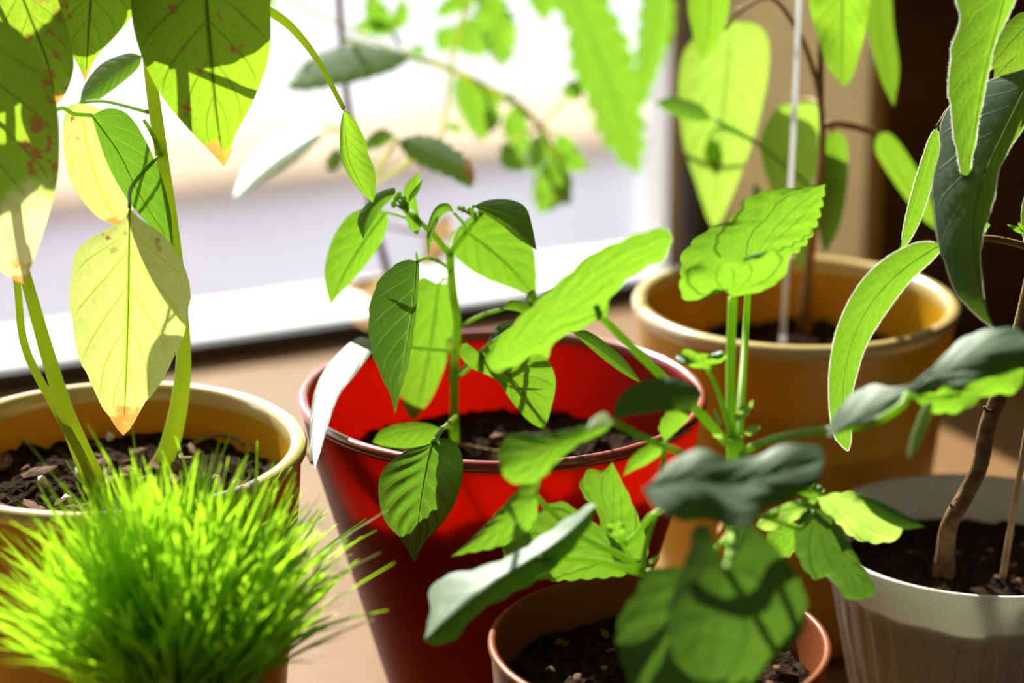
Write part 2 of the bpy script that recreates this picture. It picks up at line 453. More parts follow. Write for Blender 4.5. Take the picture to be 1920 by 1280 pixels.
# insect screen: real crossed wires in the plane behind the pane
verts, faces = [], []
def wire(p, q, w):
    i = len(verts); verts.extend([p - w, q - w, q + w, p + w]); faces.append((i, i + 1, i + 2, i + 3))
pitch, hw = 0.0021, 0.00021
for i in range(int(1.40 / pitch)):
    s = -0.02 - i * pitch
    wire(wp(s, 0.060, 0.002), wp(s, 0.060, 0.95), WS * hw)
for i in range(int(0.92 / pitch)):
    z = 0.004 + i * pitch
    wire(wp(-1.42, 0.060, z), wp(-0.02, 0.060, z), Z * hw)
scr = mesh_obj('insect_screen', verts, faces, M['screen'], win, smooth=False)
scr['kind'] = 'stuff'

# outdoors, a storey below: paving, a parapet and low roofs
g = boxes('ground', [((-30, 2.6, -3.05), (60, 0, 0), (0, 60, 0), (0, 0, 0.05))], M['out_ground']); g['kind'] = 'structure'
o = boxes('garden_wall', [wbox(-9, 5, 6.2, 6.5, -3.0, -1.55)], M['out_peach'])
boxes('coping', [wbox(-9.1, 5.1, 6.12, 6.90, -1.55, -1.47)], M['out_coping'], o)
tag(o, 'pale pinkish low wall with peach coping beyond the window', 'wall')
o = boxes('shed', [wbox(-3.6, -1.1, 3.6, 5.2, -3.0, -2.0)], M['out_rose'])
boxes('roof', [wbox(-3.7, -1.0, 3.5, 5.3, -2.0, -1.92)], M['out_lav'], o)
tag(o, 'low shed with lavender roof in front of the low garden wall', 'shed')
o = boxes('garage', [wbox(-1.6, 1.2, 9.5, 12.5, -3.0, -1.0)], M['out_white'])
boxes('roof', [wbox(-1.7, 1.3, 9.4, 12.6, -1.0, -0.92)], M['out_ground'], o)
boxes('door', [wbox(-1.2, 0.2, 9.46, 9.52, -3.0, -1.4)], M['out_lav'], o)
tag(o, 'white garage beyond the low garden wall', 'garage')

# ------------------------------------------------------------------ leaves
def P3(x, y, d0, x0, y0, gx, gy):
    s = d0 / FPX
    return d0 + gx * (x - x0) * s - gy * (y - y0) * s

NV = {'pepper': (6, 2.4), 'pepper_dark': (7, 2.6), 'pepper_shaded': (7, 2.6), 'sap': (9, 2.4), 'sap_dark': (9, 2.4), 'vine': (8, 2.6), 'vine_pale': (8, 2.6), 'shrub': (7, 2.0), 'shrub_dry': (7, 2.0)}
def leaf(parent, mat, mid, A, B, d, gx=0.0, gy=-0.32, fa=0.15, fb=0.15, bulge=0.10, serr=None, curl=0.0, wave=0.0,
         pet=None, pr=(5, 4), pmat=None, pillow=0.0005, na=34, nc=7, name='leaf', fuzz=False, rib=False, pd=None, label=None,
         nveins=6):
    """A leaf lofted between a midrib and two margins. The points are seen positions, d the distance of the base;
    gx, gy tilt its blade (gy -0.32 hangs plumb), fa and fb fold the halves away, bulge cups them, curl bends the tip."""
    mid = list(mid); x0, y0 = mid[0][:2]
    base, tip = mid[0], mid[-1]
    if serr and na == 34: na = max(34, serr[0] * 6)
    def dd(x, y): return P3(x, y, d, x0, y0, gx, gy)
    V3 = lambda q: Vector((q[0], q[1], 0))
    Mp = catmull([V3(q) for q in mid], na)
    Ap = catmull([V3(base)] + [V3(q) for q in A] + [V3(tip)], na)
    Bp = catmull([V3(base)] + [V3(q) for q in B] + [V3(tip)], na)
    wmax = max(1.0, max(max((a - m).length, (b - m).length) for a, b, m in zip(Ap, Bp, Mp)))
    s = d / FPX
    pillow *= min(1.0, wmax / 75.0)
    rnd = random.Random(int(abs(x0 * 31 + y0 * 17)) + len(A))
    if serr:
        n, amp = serr
        for E in (Ap, Bp):
            off = rnd.random()
            for i in range(1, na - 1):
                f = (i / (na - 1) * n + off) % 1.0
                dirv = (E[i] - Mp[i])
                if dirv.length > 1:
                    tooth = (abs(math.sin(math.pi * f)) - 0.6) if mat.startswith('ger') else (f - 0.5)
                    E[i] = E[i] + dirv.normalized() * amp * (0.75 if mat.startswith('ger') else 1.0) * tooth * min(1, dirv.length / 12)
    verts, uvs, faces = [], [], []
    ph = rnd.random() * 6
    for i in range(na):
        t = i / (na - 1)
        row = []
        for k in range(-nc, nc + 1):
            e = Ap[i] if k < 0 else Bp[i]
            f = abs(k) / nc
            q = Mp[i].lerp(e, f)
            wl = (e - Mp[i]).length
            fold = (fa if k < 0 else fb)
            dep = dd(q.x, q.y) + fold * f * wl * s - bulge * 4 * f * (1 - f) * 0.5 * wl * s
            dep += curl * t * t * wmax * s
            if wave: dep += wave * math.sin(t * 15 + ph + (2 if k < 0 else 0)) * f * f * wl * s
            if pillow: dep += pillow * math.cos(2 * math.pi * (t * NV.get(mat, (6, 2.2))[0] - f ** 0.85 * NV.get(mat, (6, 2.2))[1])) * math.sin(math.pi * min(1, f * 1.05)) * math.sin(math.pi * t)
            verts.append(at(q.x, q.y, dep))
            uvs.append((0.5 + 0.5 * k / nc, t))
    w = 2 * nc + 1
    for i in range(na - 1):
        for k in range(w - 1):
            faces.append((i * w + k, i * w + k + 1, (i + 1) * w + k + 1, (i + 1) * w + k))
    ob = mesh_obj(name, verts, faces, M[mat], parent, uvs=uvs)
    if label: ob['label'] = label
    if pet:
        pts = []
        for q in pet:
            pts.append(at(q[0], q[1], q[2]) if len(q) > 2 else at(q[0], q[1], dd(q[0], q[1])))
        tube('petiole', pts, [r * s for r in pr], M[pmat or 'stem_g'], ob, sides=8)
    if rib:
        pts = [verts[i * w + nc] for i in range(0, na - 2, 3)]
        tube('midrib', pts, [rib * s * 0.55, rib * s * 0.2], M['rib'], ob, sides=6, n=len(pts) * 2)
    if fuzz:
        fv, ff = [], []
        for side in (0, w - 1):
            for i in range(1, na - 1):
                a, b2 = Vector(verts[i * w + side]), Vector(verts[(i + 1) * w + side])
                inner = Vector(verts[i * w + (1 if side == 0 else w - 2)])
                outv = (a - inner).normalized()
                for j in range(9):
                    p = a.lerp(b2, j / 9)
                    h = (outv + Vector((rnd.uniform(-.5, .5), rnd.uniform(-.5, .5), rnd.uniform(-.5, .5)))).normalized() * rnd.uniform(0.0006, 0.0014) * fuzz
                    c = (b2 - a).normalized() * 0.00018
                    i0 = len(fv); fv.extend([p - c, p + c, p + h]); ff.append((i0, i0 + 1, i0 + 2))
                # thin felted margin
                i0 = len(fv); o2 = outv * 0.0005 * fuzz
                fv.extend([a, b2, b2 + o2, a + o2]); ff.append((i0, i0 + 1, i0 + 2, i0 + 3))
        fz = mesh_obj('margin_hairs', fv, ff, M['fuzz'], ob, smooth=False)
        fz['kind'] = 'stuff'
    return ob

def qleaf(parent, mat, p0, p1, w, d, bend=0.0, **kw):
    """a leaf from a base and tip point and a width (px), with an ordinary ovate outline"""
    a, b = Vector((*p0[:2], 0)), Vector((*p1[:2], 0))
    t = b - a; n = Vector((-t.y, t.x, 0)).normalized()
    L = t.length
    mid, A, B = [], [], []
    for i in range(7):
        f = i / 6
        c = a + t * f + n * bend * math.sin(math.pi * f) * L
        mid.append((c.x, c.y))
        if 0 < i < 6:
            ww = w * 0.5 * (math.sin(math.pi * f ** 0.8) ** 0.8)
            A.append((c.x + n.x * ww, c.y + n.y * ww)); B.append((c.x - n.x * ww, c.y - n.y * ww))
    return leaf(parent, mat, mid, A, B, d, **kw)

def px(r, d): return r * d / FPX

def stem(parent, pts, radii, mat='stem_g', name='stem', sides=12):
    """pts: (x, y, d); radii in px at each point"""
    P = [at(*q) for q in pts]
    return tube(name, P, [px(r, q[2]) for r, q in zip(radii, pts)], M[mat], parent, sides=sides)

# ------------------------------------------------------------------ pots and soil
def pot_profile(R0, H, Rb, lip, wall, curve=0.0, n=16):
    """outer wall up, rounded lip, inner wall down"""
    prof = [(0.001, 0.0), (Rb * 0.9, 0.0), (Rb, 0.004)]
    body_top = R0 - lip * 0.35
    for i in range(1, n):
        f = i / n
        z = 0.004 + (H - 0.012 - 0.004) * f
        prof.append((Rb + (body_top - Rb) * (f + curve * math.sin(math.pi * f)), z))
    prof.append((body_top - 0.0001, H - lip * 1.05))
    for i in range(9):                             # lip
        a = -math.pi / 2 * 0.9 + math.pi * 1.35 * i / 8
        prof.append((R0 - lip / 2 + lip / 2 * math.cos(a), H - lip * 0.45 + lip * 0.45 * math.sin(a)))
    prof.append((min(R0 - lip, body_top - wall), H - lip * 1.0))
    for i in range(1, 9):
        f = 1 - i / 8 * 0.75
        z = (H - 0.012) * f
        prof.append((Rb + (body_top - Rb) * (f + curve * math.sin(math.pi * f)) - wall, z))
    prof.append((0.001, prof[-1][1]))
    return prof[:n + 3], prof[n + 2:n + 13], prof[n + 12:]

def make_pot(parent, center, R0, H, Rb, lip, wall, mat, rim_mat, seg=96):
    outer, rim, inner = pot_profile(R0, H, Rb, lip, wall)
    p = lathe('pot', outer, M[mat], parent, center, seg)
    # the inner wall belongs to the same moulding
    q = lathe('pot', inner, M[mat], None, center, seg)
    bm = bmesh.new(); bm.from_mesh(p.data); bm.from_mesh(q.data); bm.to_mesh(p.data); bm.free()
    p.data.polygons.foreach_set('use_smooth', [True] * len(p.data.polygons))
    bpy.data.objects.remove(q)
    lathe('rim', rim, M[rim_mat], p, center, seg)
    return p

def soil(parent, center, r, z, seed=1, amp=0.003, lumps=1.0):
    verts, faces = [], []
    nr, ns = 34, 120
    c = Vector(center)
    for i in range(nr):
        rr = r * i / (nr - 1)
        for k in range(ns):
            a = 2 * math.pi * k / ns
            p = Vector((rr * math.cos(a), rr * math.sin(a), 0))
            q = p * 60 + Vector((seed * 13.1, 0, 0))
            h = noise.noise(q) * amp + noise.noise(q * 3.1) * amp * 0.8 * lumps + abs(noise.noise(q * 7.0)) * amp * 0.7 * lumps
            verts.append(c + p + Z * (z + h))
    for i in range(nr - 1):
        for k in range(ns):
            k2 = (k + 1) % ns
            faces.append((i * ns + k, i * ns + k2, (i + 1) * ns + k2, (i + 1) * ns + k))
    o = mesh_obj('soil', verts, faces, M['soil'], parent, smooth=False)
    o['kind'] = 'stuff'
    return o

def chip_mesh(seed, sx, sy, sz):
    rr = random.Random(seed)
    bm = bmesh.new()
    bmesh.ops.create_icosphere(bm, subdivisions=1, radius=1)
    for v in bm.verts:
        f = rr.uniform(0.65, 1.25)
        v.co = Vector((v.co.x * sx * f, v.co.y * sy * f, v.co.z * sz * f))
    me = bpy.data.meshes.new('bark_chip'); bm.to_mesh(me); bm.free()
    return me

def scatter(parent, name, meshes, center, r, z, n, seed, mat, zoff=0.001):
    rr = random.Random(seed)
    for me in meshes:
        if not me.materials: me.materials.append(mat)
    for i in range(n):
        a, q = rr.uniform(0, 2 * math.pi), r * math.sqrt(rr.random())
        o = bpy.data.objects.new(name, meshes[i % len(meshes)])
        C.objects.link(o)
        o.location = Vector(center) + Vector((q * math.cos(a), q * math.sin(a), z + zoff)) - parent.location
        o.rotation_euler = (rr.uniform(-.4, .4), rr.uniform(-.4, .4), rr.uniform(0, 6.28))
        k = rr.uniform(0.6, 1.2); o.scale = (k, k, k)
        o.parent = parent

# ================================================================== 1. old pepper in the mustard pot
pc = at_z(208, 828, 0.19); PC1 = Vector((pc.x, pc.y, 0))
t1 = thing('potted_pepper', 'tall old pepper plant with spotted yellowing leaves in mustard pot beside the red pot', 'potted plant', PC1)
make_pot(t1, PC1, 0.0905, 0.19, 0.072, 0.0085, 0.005, 'mustard', 'mustard_rim')
soil(t1, PC1, 0.082, 0.163, 1, 0.004)
chips = [chip_mesh(s, *dims) for s, dims in enumerate([(.008, .004, .002), (.006, .005, .003), (.010, .003, .002), (.005, .004, .003)])]
scatter(t1, 'bark_chip', chips, PC1, 0.070, 0.165, 46, 3, M['bark'])
pm = [chip_mesh(40, .004, .004, .0035)]
scatter(t1, 'perlite', pm, PC1, 0.070, 0.167, 9, 5, M['perlite'])
for i, (cx, cy, rr_, a0, a1) in enumerate([(400, 845, .016, 0.5, 4.2), (30, 850, .013, 1.2, 4.6), (470, 880, .03, 0.3, 1.7)]):
    c = at_z(cx, cy, 0.166)
    tube('root', [c + Vector((rr_ * math.cos(a0 + (a1 - a0) * j / 7), rr_ * math.sin(a0 + (a1 - a0) * j / 7), 0.0025 * math.sin(j))) for j in range(8)],
         [0.0011, 0.0008], M['root'], t1, sides=6)
zs = 0.160
def dz(x, y, z): return depth_of(at_z(x, y, z))
d1 = dz(285, 890, zs)
stem(t1, [(278, 905, d1 + .004), (318, 835, d1 - .004), (343, 700, 1.125), (338, 560, 1.115), (322, 420, 1.105), (300, 270, 1.09), (280, 120, 1.08), (262, -90, 1.065)],
     [20, 18, 14, 12, 12, 12, 11, 10], 'stem_old')
d2 = dz(190, 925, zs)
stem(t1, [(195, 935, d2 + .003), (172, 890, d2 - .003), (128, 785, 1.085), (88, 660, 1.075), (48, 520, 1.062), (5, 380, 1.05), (-30, 200, 1.04), (-40, -60, 1.02)],
     [22, 19, 15, 12, 10, 10, 9, 8], 'stem_old')
d3 = dz(176, 905, zs)
stem(t1, [(178, 915, d3 + .003), (150, 850, 1.09), (98, 755, 1.085), (47, 650, 1.08), (33, 540, 1.07), (20, 420, 1.06), (-5, 300, 1.045)],
     [12, 10, 9, 8, 7, 7, 6], 'stem_old')
stem(t1, [(303, 290, 1.092), (285, 250, 1.085), (270, 225, 1.08)], [5, 4, 3], 'stem_g', 'side_shoot')
leaf(t1, 'old', [(378, -105), (392, 60), (405, 200), (420, 312)],
     [(300, -115), (250, -50), (246, 20), (262, 95), (300, 175), (352, 240), (398, 288)],
     [(450, -110), (500, -40), (507, 30), (503, 110), (472, 195), (440, 255), (432, 290)], 1.02, gx=0.10, fa=0.25, fb=0.2, rib=3,
     pet=[(378, -105), (340, -140, 1.035), (262, -85, 1.065)], pr=(6, 6), label='large shaded green leaf with dry tip')
leaf(t1, 'old', [(178, -90), (168, 30), (164, 100), (160, 152)], [(110, -80), (88, -20), (98, 45), (120, 85), (143, 115)],
     [(240, -80), (256, -10), (245, 32), (212, 72), (180, 108)], 1.04, gx=0.05, fa=0.3, fb=0.2, rib=2.5,
     pet=[(178, -90), (210, -120, 1.05), (262, -85, 1.065)], pr=(5, 5))
leaf(t1, 'old_spot', [(20, -60), (60, 40), (90, 120), (106, 196)], [(-40, -30), (-15, 50), (35, 130), (85, 185)],
     [(85, -50), (112, 10), (130, 70), (138, 125), (124, 172)], 1.03, gx=-0.1, fa=0.2, fb=0.2, rib=2.5,
     pet=[(20, -60), (0, -90, 1.03), (-40, -55, 1.02)], pr=(5, 5), label='yellow-green leaf flecked with pale spots')
leaf(t1, 'old_sun_tip', [(-62, 0), (-50, 190), (-8, 370), (28, 470), (45, 533)],
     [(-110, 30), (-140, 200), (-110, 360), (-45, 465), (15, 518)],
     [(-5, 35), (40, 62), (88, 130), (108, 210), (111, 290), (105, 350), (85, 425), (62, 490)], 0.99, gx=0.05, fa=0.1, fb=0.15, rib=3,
     pet=[(-62, 0), (-60, -30, 0.995), (-40, -50, 1.02)], pr=(6, 6), label='broad leaf with brown blotches and yellowed lower end painted as sunlit')
leaf(t1, 'pale', [(150, 192), (165, 280), (190, 360), (226, 425)], [(124, 205), (118, 265), (133, 340), (178, 402)],
     [(195, 212), (225, 290), (248, 350), (246, 405)], 1.125, gx=0.0, label='bleached yellow leaf', pet=[(150, 192), (200, 190, 1.11), (280, 210, 1.087)], pr=(3, 4))
leaf(t1, 'pepper_dark', [(172, 216), (222, 285), (262, 365), (325, 463)], [(180, 245), (203, 310), (238, 372), (285, 428)],
     [(205, 203), (240, 215), (272, 262), (302, 330), (320, 400)], 1.065, gx=0.25, gy=-0.5, fa=-0.35, fb=0.5, rib=2.5,
     pet=[(172, 216), (140, 214, 1.06), (100, 210, 1.05), (20, 330, 1.052)], pr=(4, 4))
leaf(t1, 'pale', [(243, 388), (242, 480), (240, 600), (236, 720), (231, 816)],
     [(232, 412), (195, 432), (150, 462), (133, 520), (132, 580), (146, 660), (178, 735), (212, 795)],
     [(262, 408), (305, 440), (342, 490), (356, 550), (345, 625), (312, 700), (275, 752), (246, 800)], 1.045, gx=0.05, fa=0.2, fb=0.25, rib=2.5,
     serr=(5, 4), pet=[(243, 388), (247, 350, 1.06), (290, 300, 1.085), (303, 290, 1.09)], pr=(4, 4), label='large pale yellow leaf hanging over the soil')
leaf(t1, 'shrub', [(266, 105), (215, 140), (150, 192)], [(240, 100), (190, 120), (158, 160)], [(258, 128), (222, 160), (178, 190)], 1.12,
     gx=-0.3, gy=0.3, pet=[(266, 105), (275, 100, 1.09)], pr=(3, 3))
leaf(t1, 'vine', [(645, 205), (652, 290), (675, 345), (699, 380)], [(638, 240), (640, 300), (668, 350)],
     [(666, 225), (687, 268), (690, 285), (704, 325), (704, 360)], 1.10, gx=0.2, fa=0.9, fb=0.9, bulge=0.6,
     pet=[(645, 205), (600, 120, 1.095), (555, 60, 1.09), (512, 25, 1.085), (440, -10, 1.08), (340, -60, 1.07), (262, -88, 1.066)], pr=(4, 5, 7, 9, 8, 7, 6), pmat='stem_old',
     label='narrow rolled yellow-green leaf on a long stalk')
# unseen leaves added higher up the stems, mostly to shade those below
for (p0, p1, w, d, pt) in [((240, -75), (255, -480), 370, 1.066, (262, -86, 1.066)), ((-20, -100), (25, -440), 240, 1.085, (-38, -40, 1.022)),
                           ((-95, -10), (-170, -360), 250, 1.036, (-36, 80, 1.031)), ((-40, -60), (-330, -160), 240, 1.07, (-40, -50, 1.021))]:
    qleaf(t1, 'old', p0, p1, w, d, gy=0.1, bend=0.04, pet=[p0, pt], pr=(5, 5))

# ================================================================== 2. pepper in the red pot
pc = at_z(942, 731, 0.19); PC2 = Vector((pc.x, pc.y, 0))
t2 = thing('potted_pepper', 'young bright green pepper plant in a large red plastic pot', 'potted plant', PC2)
make_pot(t2, PC2, 0.1005, 0.19, 0.050, 0.0055, 0.0025, 'red', 'red_rim')
soil(t2, PC2, 0.086, 0.148, 2, 0.005)
scatter(t2, 'bark_chip', chips, PC2, 0.075, 0.151, 16, 9, M['bark'])
db = dz(853, 838, 0.147)
ST = [(853, 845, db + .004), (852, 800, db - .004), (852, 700, 1.196), (857, 610, 1.187), (849, 545, 1.18), (843, 474, 1.172)]
stem(t2, ST, [9, 8.5, 8, 8, 8, 7.5], 'stem_g')
stem(t2, [(843, 476, 1.172), (815, 443, 1.165), (785, 414, 1.158), (762, 398, 1.152), (748, 378, 1.148)], [6.5, 6, 5, 4.5, 3], 'stem_g', 'branch')
stem(t2, [(843, 476, 1.172), (868, 440, 1.166), (890, 414, 1.160), (905, 398, 1.155)], [6.5, 5.5, 5, 4], 'stem_g', 'branch')
stem(t2, [(848, 470, 1.176), (876, 436, 1.175), (897, 405, 1.17)], [4, 4, 3], 'stem_g', 'branch')
def buds(parent, lst, d):
    for (x, y, r) in lst:
        bm = bmesh.new(); bmesh.ops.create_uvsphere(bm, u_segments=10, v_segments=8, radius=px(r, d))
        for v in bm.verts: v.co.z *= 1.35
        me = bpy.data.meshes.new('flower_bud'); bm.to_mesh(me); bm.free(); me.materials.append(M['stem_g'])
        me.polygons.foreach_set('use_smooth', [True] * len(me.polygons))
        o = bpy.data.objects.new('flower_bud', me); C.objects.link(o); o.parent = parent
        o.location = at(x, y, d) - parent.location
        x1 = 893 if x > 820 else 765
        y1 = 412 if x > 820 else 398
        tube('bud_stalk', [at(x, y, d), at((x + x1) / 2 + 2, (y + y1) / 2, d), at(x1, y1, d + .006)], [px(2, d)], M['stem_g'], o, sides=6)
buds(t2, [(880, 394, 5), (890, 400, 4), (900, 397, 5), (868, 392, 5), (908, 394, 5), (861, 390, 4)], 1.150)
buds(t2, [(738, 382, 6), (748, 366, 6), (757, 374, 6), (752, 386, 5), (742, 372, 5), (762, 384, 5)], 1.144)
leaf(t2, 'pepper', [(724, 397), (685, 450), (645, 515), (620, 570)], [(695, 388), (655, 403), (625, 445), (609, 500), (612, 545)],
     [(728, 418), (713, 458), (675, 510), (640, 548)], 1.18, gx=0.1, rib=2, pet=[(724, 397), (755, 405, 1.165), (790, 420, 1.160)], pr=(3, 4))
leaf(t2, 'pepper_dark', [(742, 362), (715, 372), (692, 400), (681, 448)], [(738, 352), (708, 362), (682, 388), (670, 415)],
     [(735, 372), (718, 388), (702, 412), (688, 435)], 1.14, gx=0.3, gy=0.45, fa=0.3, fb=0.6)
leaf(t2, 'pepper', [(768, 385), (768, 360), (786, 322)], [(756, 368), (762, 345)], [(778, 370), (786, 345)], 1.15)
leaf(t2, 'pepper_dark', [(765, 380), (782, 355), (793, 336)], [(770, 362)], [(784, 362)], 1.14, gy=0.2)
leaf(t2, 'pepper', [(762, 398), (774, 412), (783, 442)], [(762, 412), (770, 430)], [(778, 398), (790, 415)], 1.155)
leaf(t2, 'pepper', [(762, 388), (778, 378), (786, 405)], [(768, 375), (778, 365)], [(775, 395)], 1.16)
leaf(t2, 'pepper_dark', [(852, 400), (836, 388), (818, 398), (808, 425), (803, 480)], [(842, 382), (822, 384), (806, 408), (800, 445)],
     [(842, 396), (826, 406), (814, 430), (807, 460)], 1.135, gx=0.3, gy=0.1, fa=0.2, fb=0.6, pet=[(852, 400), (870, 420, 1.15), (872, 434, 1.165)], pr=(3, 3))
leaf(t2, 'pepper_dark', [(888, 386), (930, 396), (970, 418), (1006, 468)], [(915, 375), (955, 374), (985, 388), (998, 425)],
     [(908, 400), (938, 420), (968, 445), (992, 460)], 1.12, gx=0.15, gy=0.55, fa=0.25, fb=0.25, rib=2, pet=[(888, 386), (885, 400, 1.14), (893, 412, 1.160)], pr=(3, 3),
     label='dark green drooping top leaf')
leaf(t2, 'pepper', [(862, 425), (915, 465), (960, 505), (1004, 556)], [(846, 440), (846, 470), (880, 505), (935, 532), (975, 545)],
     [(890, 402), (940, 405), (985, 435), (1003, 480), (1006, 525)], 1.20, gx=-0.05, rib=2.5, pet=[(862, 425), (850, 448, 1.185), (845, 470, 1.173)], pr=(3, 4))
leaf(t2, 'pepper_shaded', [(782, 490), (776, 560), (764, 640), (752, 710), (741, 776)],
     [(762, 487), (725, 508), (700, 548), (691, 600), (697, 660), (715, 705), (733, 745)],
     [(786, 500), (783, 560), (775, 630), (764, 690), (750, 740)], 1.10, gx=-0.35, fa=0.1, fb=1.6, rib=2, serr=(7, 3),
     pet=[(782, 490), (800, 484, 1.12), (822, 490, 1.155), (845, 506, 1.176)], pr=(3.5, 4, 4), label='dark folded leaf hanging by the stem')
leaf(t2, 'pepper_dark', [(783, 492), (780, 480), (781, 470)], [(779, 482)], [(784, 480)], 1.10)
leaf(t2, 'pepper', [(822, 532), (812, 620), (795, 710), (776, 790)], [(790, 520), (770, 555), (758, 640), (748, 715), (758, 765)],
     [(843, 535), (850, 590), (842, 660), (815, 735), (788, 775)], 1.215, gx=0.1, rib=2, pet=[(822, 532), (836, 522, 1.2), (848, 552, 1.182)], pr=(3, 4))
leaf(t2, 'pepper', [(902, 664), (945, 695), (990, 750), (1021, 806)], [(872, 642), (862, 664), (885, 690), (930, 712), (958, 750), (990, 788)],
     [(930, 640), (985, 640), (1025, 672), (1042, 715), (1032, 770)], 1.14, gx=-0.1, rib=2.5,
     pet=[(902, 664), (885, 685, 1.155), (858, 708, 1.195)], pr=(4, 4))
leaf(t2, 'pepper_dark', [(968, 602), (940, 630), (915, 668)], [(935, 612), (915, 640)], [(962, 630), (940, 665)], 1.16, gy=0.5)
leaf(t2, 'pepper', [(942, 580), (968, 570), (1006, 590)], [(955, 562), (985, 566)], [(965, 582), (988, 590)], 1.155, gy=0.2,
     pet=[(942, 580), (905, 590, 1.17), (862, 612, 1.187)], pr=(4, 4))
leaf(t2, 'pepper_dark', [(985, 560), (1000, 552), (1010, 575)], [(990, 548), (1003, 545)], [(998, 570)], 1.165, gy=0.3)
leaf(t2, 'pepper', [(700, 640), (655, 678), (622, 725), (600, 790), (590, 880)], [(672, 632), (628, 668), (596, 715), (582, 775), (581, 835)],
     [(698, 658), (668, 700), (636, 742), (618, 790), (600, 850)], 1.165, gx=-0.2, gy=1.5, fa=0.5, fb=-0.2, bulge=0.2, curl=0.3,
     pet=[(700, 640), (760, 650, 1.175), (852, 658, 1.19)], pr=(4, 4, 4), label='drooping leaf glossy white in the sun')
leaf(t2, 'pepper_dark', [(812, 828), (803, 860), (790, 930), (783, 990), (777, 1056)],
     [(800, 834), (770, 842), (735, 862), (712, 895), (711, 940), (724, 980), (750, 1008), (766, 1035)],
     [(822, 822), (848, 825), (866, 852), (867, 895), (852, 945), (826, 985), (800, 1010), (786, 1035)], 1.073, gx=0.0, gy=-0.22, fa=0.28, fb=0.3, rib=3,
     pillow=0.0007, bulge=0.25, na=80, nc=16, pet=[(812, 828), (830, 804, 1.10), (856, 780, 1.195)], pr=(5, 5, 5), nveins=7, label='heart-shaped leaf with deep veins hanging over the pot rim')
leaf(t2, 'pepper', [(826, 803), (780, 806), (735, 815), (698, 828)], [(800, 793), (752, 793), (715, 806)], [(815, 830), (765, 840), (720, 836)], 1.16, gx=0.0, gy=-0.1,
     pet=[(826, 803), (838, 800, 1.18), (854, 805, 1.20)], pr=(3, 3))
leaf(t2, 'pepper_dark', [(1070, 620), (1120, 650), (1165, 685), (1203, 718)], [(1105, 622), (1160, 662), (1190, 698)], [(1098, 645), (1140, 680), (1178, 706)], 1.12,
     gx=0.1, gy=0.3, fb=0.6, pet=[(1070, 620), (1010, 600, 1.14), (925, 640, 1.15), (858, 700, 1.194)], pr=(3, 4, 4), rib=1.5)
stem(t2, [(895, 838, dz(895, 838, .150)), (840, 830, dz(840, 830, .153)), (1000, 858, dz(1000, 858, .15))], [3, 3, 3], 'root', 'root')
stem(t2, [(843, 720, 1.24), (838, 640, 1.235), (825, 600, 1.23), (815, 700, 1.25)], [2, 2, 1.5, 1.5], 'stem_red', 'twig')

# ================================================================== 3. lance-leaved plant in the far mustard pot
pc = at_z(1492, 557, 0.19); PC3 = Vector((pc.x, pc.y, 0))
t3 = thing('potted_houseplant', 'lance-leaved plant on a reddish stem in mustard pot by the window reveal', 'potted plant', PC3)
make_pot(t3, PC3, 0.0905, 0.19, 0.072, 0.0085, 0.005, 'mustard', 'mustard_rim')
soil(t3, PC3, 0.082, 0.150, 3, 0.004)
db = dz(1512, 625, 0.148)
stem(t3, [(1508, 640, db + .004), (1510, 590, db - .01), (1522, 450, 1.325), (1540, 300, 1.30), (1538, 190, 1.28), (1512, 95, 1.27), (1475, 25, 1.26), (1440, -5, 1.26), (1390, 20, 1.27), (1360, 55, 1.28)],
     [14, 12, 10, 9, 8, 7, 6, 5, 4, 3], 'stem_red')
stem(t3, [(1538, 190, 1.28), (1540, 60, 1.27), (1560, -60, 1.26), (1580, -160, 1.25)], [7, 6, 6, 5], 'stem_red', 'branch')
leaf(t3, 'vine_pale', [(1372, 40), (1362, 150), (1348, 290), (1338, 428)], [(1320, 55), (1282, 100), (1272, 180), (1282, 270), (1305, 345), (1325, 405)],
     [(1415, 45), (1440, 75), (1438, 150), (1415, 250), (1385, 335), (1352, 412)], 1.36, gx=0.1, fa=0.2, fb=0.2, bulge=0.15,
     pet=[(1372, 40), (1380, 20, 1.31), (1392, 18, 1.27)], pr=(4, 4), pmat='stem_red', label='long pale lime leaf hanging by the window edge')
leaf(t3, 'vine_pale', [(1492, 192), (1482, 250), (1475, 320), (1478, 385)], [(1455, 205), (1426, 260), (1434, 320), (1455, 370)],
     [(1532, 195), (1541, 240), (1535, 310), (1505, 370)], 1.33, gx=0.15, pet=[(1492, 192), (1515, 185, 1.3), (1538, 195, 1.28)], pr=(4, 4), pmat='stem_red')
leaf(t3, 'vine', [(1582, -70), (1580, 20), (1580, 100), (1582, 162)], [(1540, -60), (1518, 0), (1532, 65), (1552, 125)],
     [(1615, -60), (1632, -10), (1622, 60), (1608, 115), (1598, 145)], 1.22, gx=0.0, fa=0.3, fb=0.3, wave=0.15, pet=[(1582, -70), (1578, -100, 1.23), (1572, -125, 1.25)], pr=(4, 4), pmat='stem_red')
leaf(t3, 'vine', [(1640, -60), (1648, 40), (1660, 120), (1676, 200)], [(1612, -30), (1625, 50), (1648, 140)], [(1668, -30), (1676, 50), (1686, 130)], 1.30, gx=0.5, gy=0.2,
     pet=[(1640, -60), (1610, -110, 1.28), (1572, -125, 1.252)], pr=(4, 4), pmat='stem_red')
leaf(t3, 'vine', [(1332, -50), (1330, 20), (1325, 70), (1316, 112)], [(1300, -40), (1290, 10), (1298, 60), (1308, 95)], [(1362, -40), (1368, 5), (1360, 45), (1335, 92)], 1.29, gx=0.1,
     pet=[(1332, -50), (1380, -30, 1.27), (1440, -5, 1.26)], pr=(3, 3), pmat='stem_red')
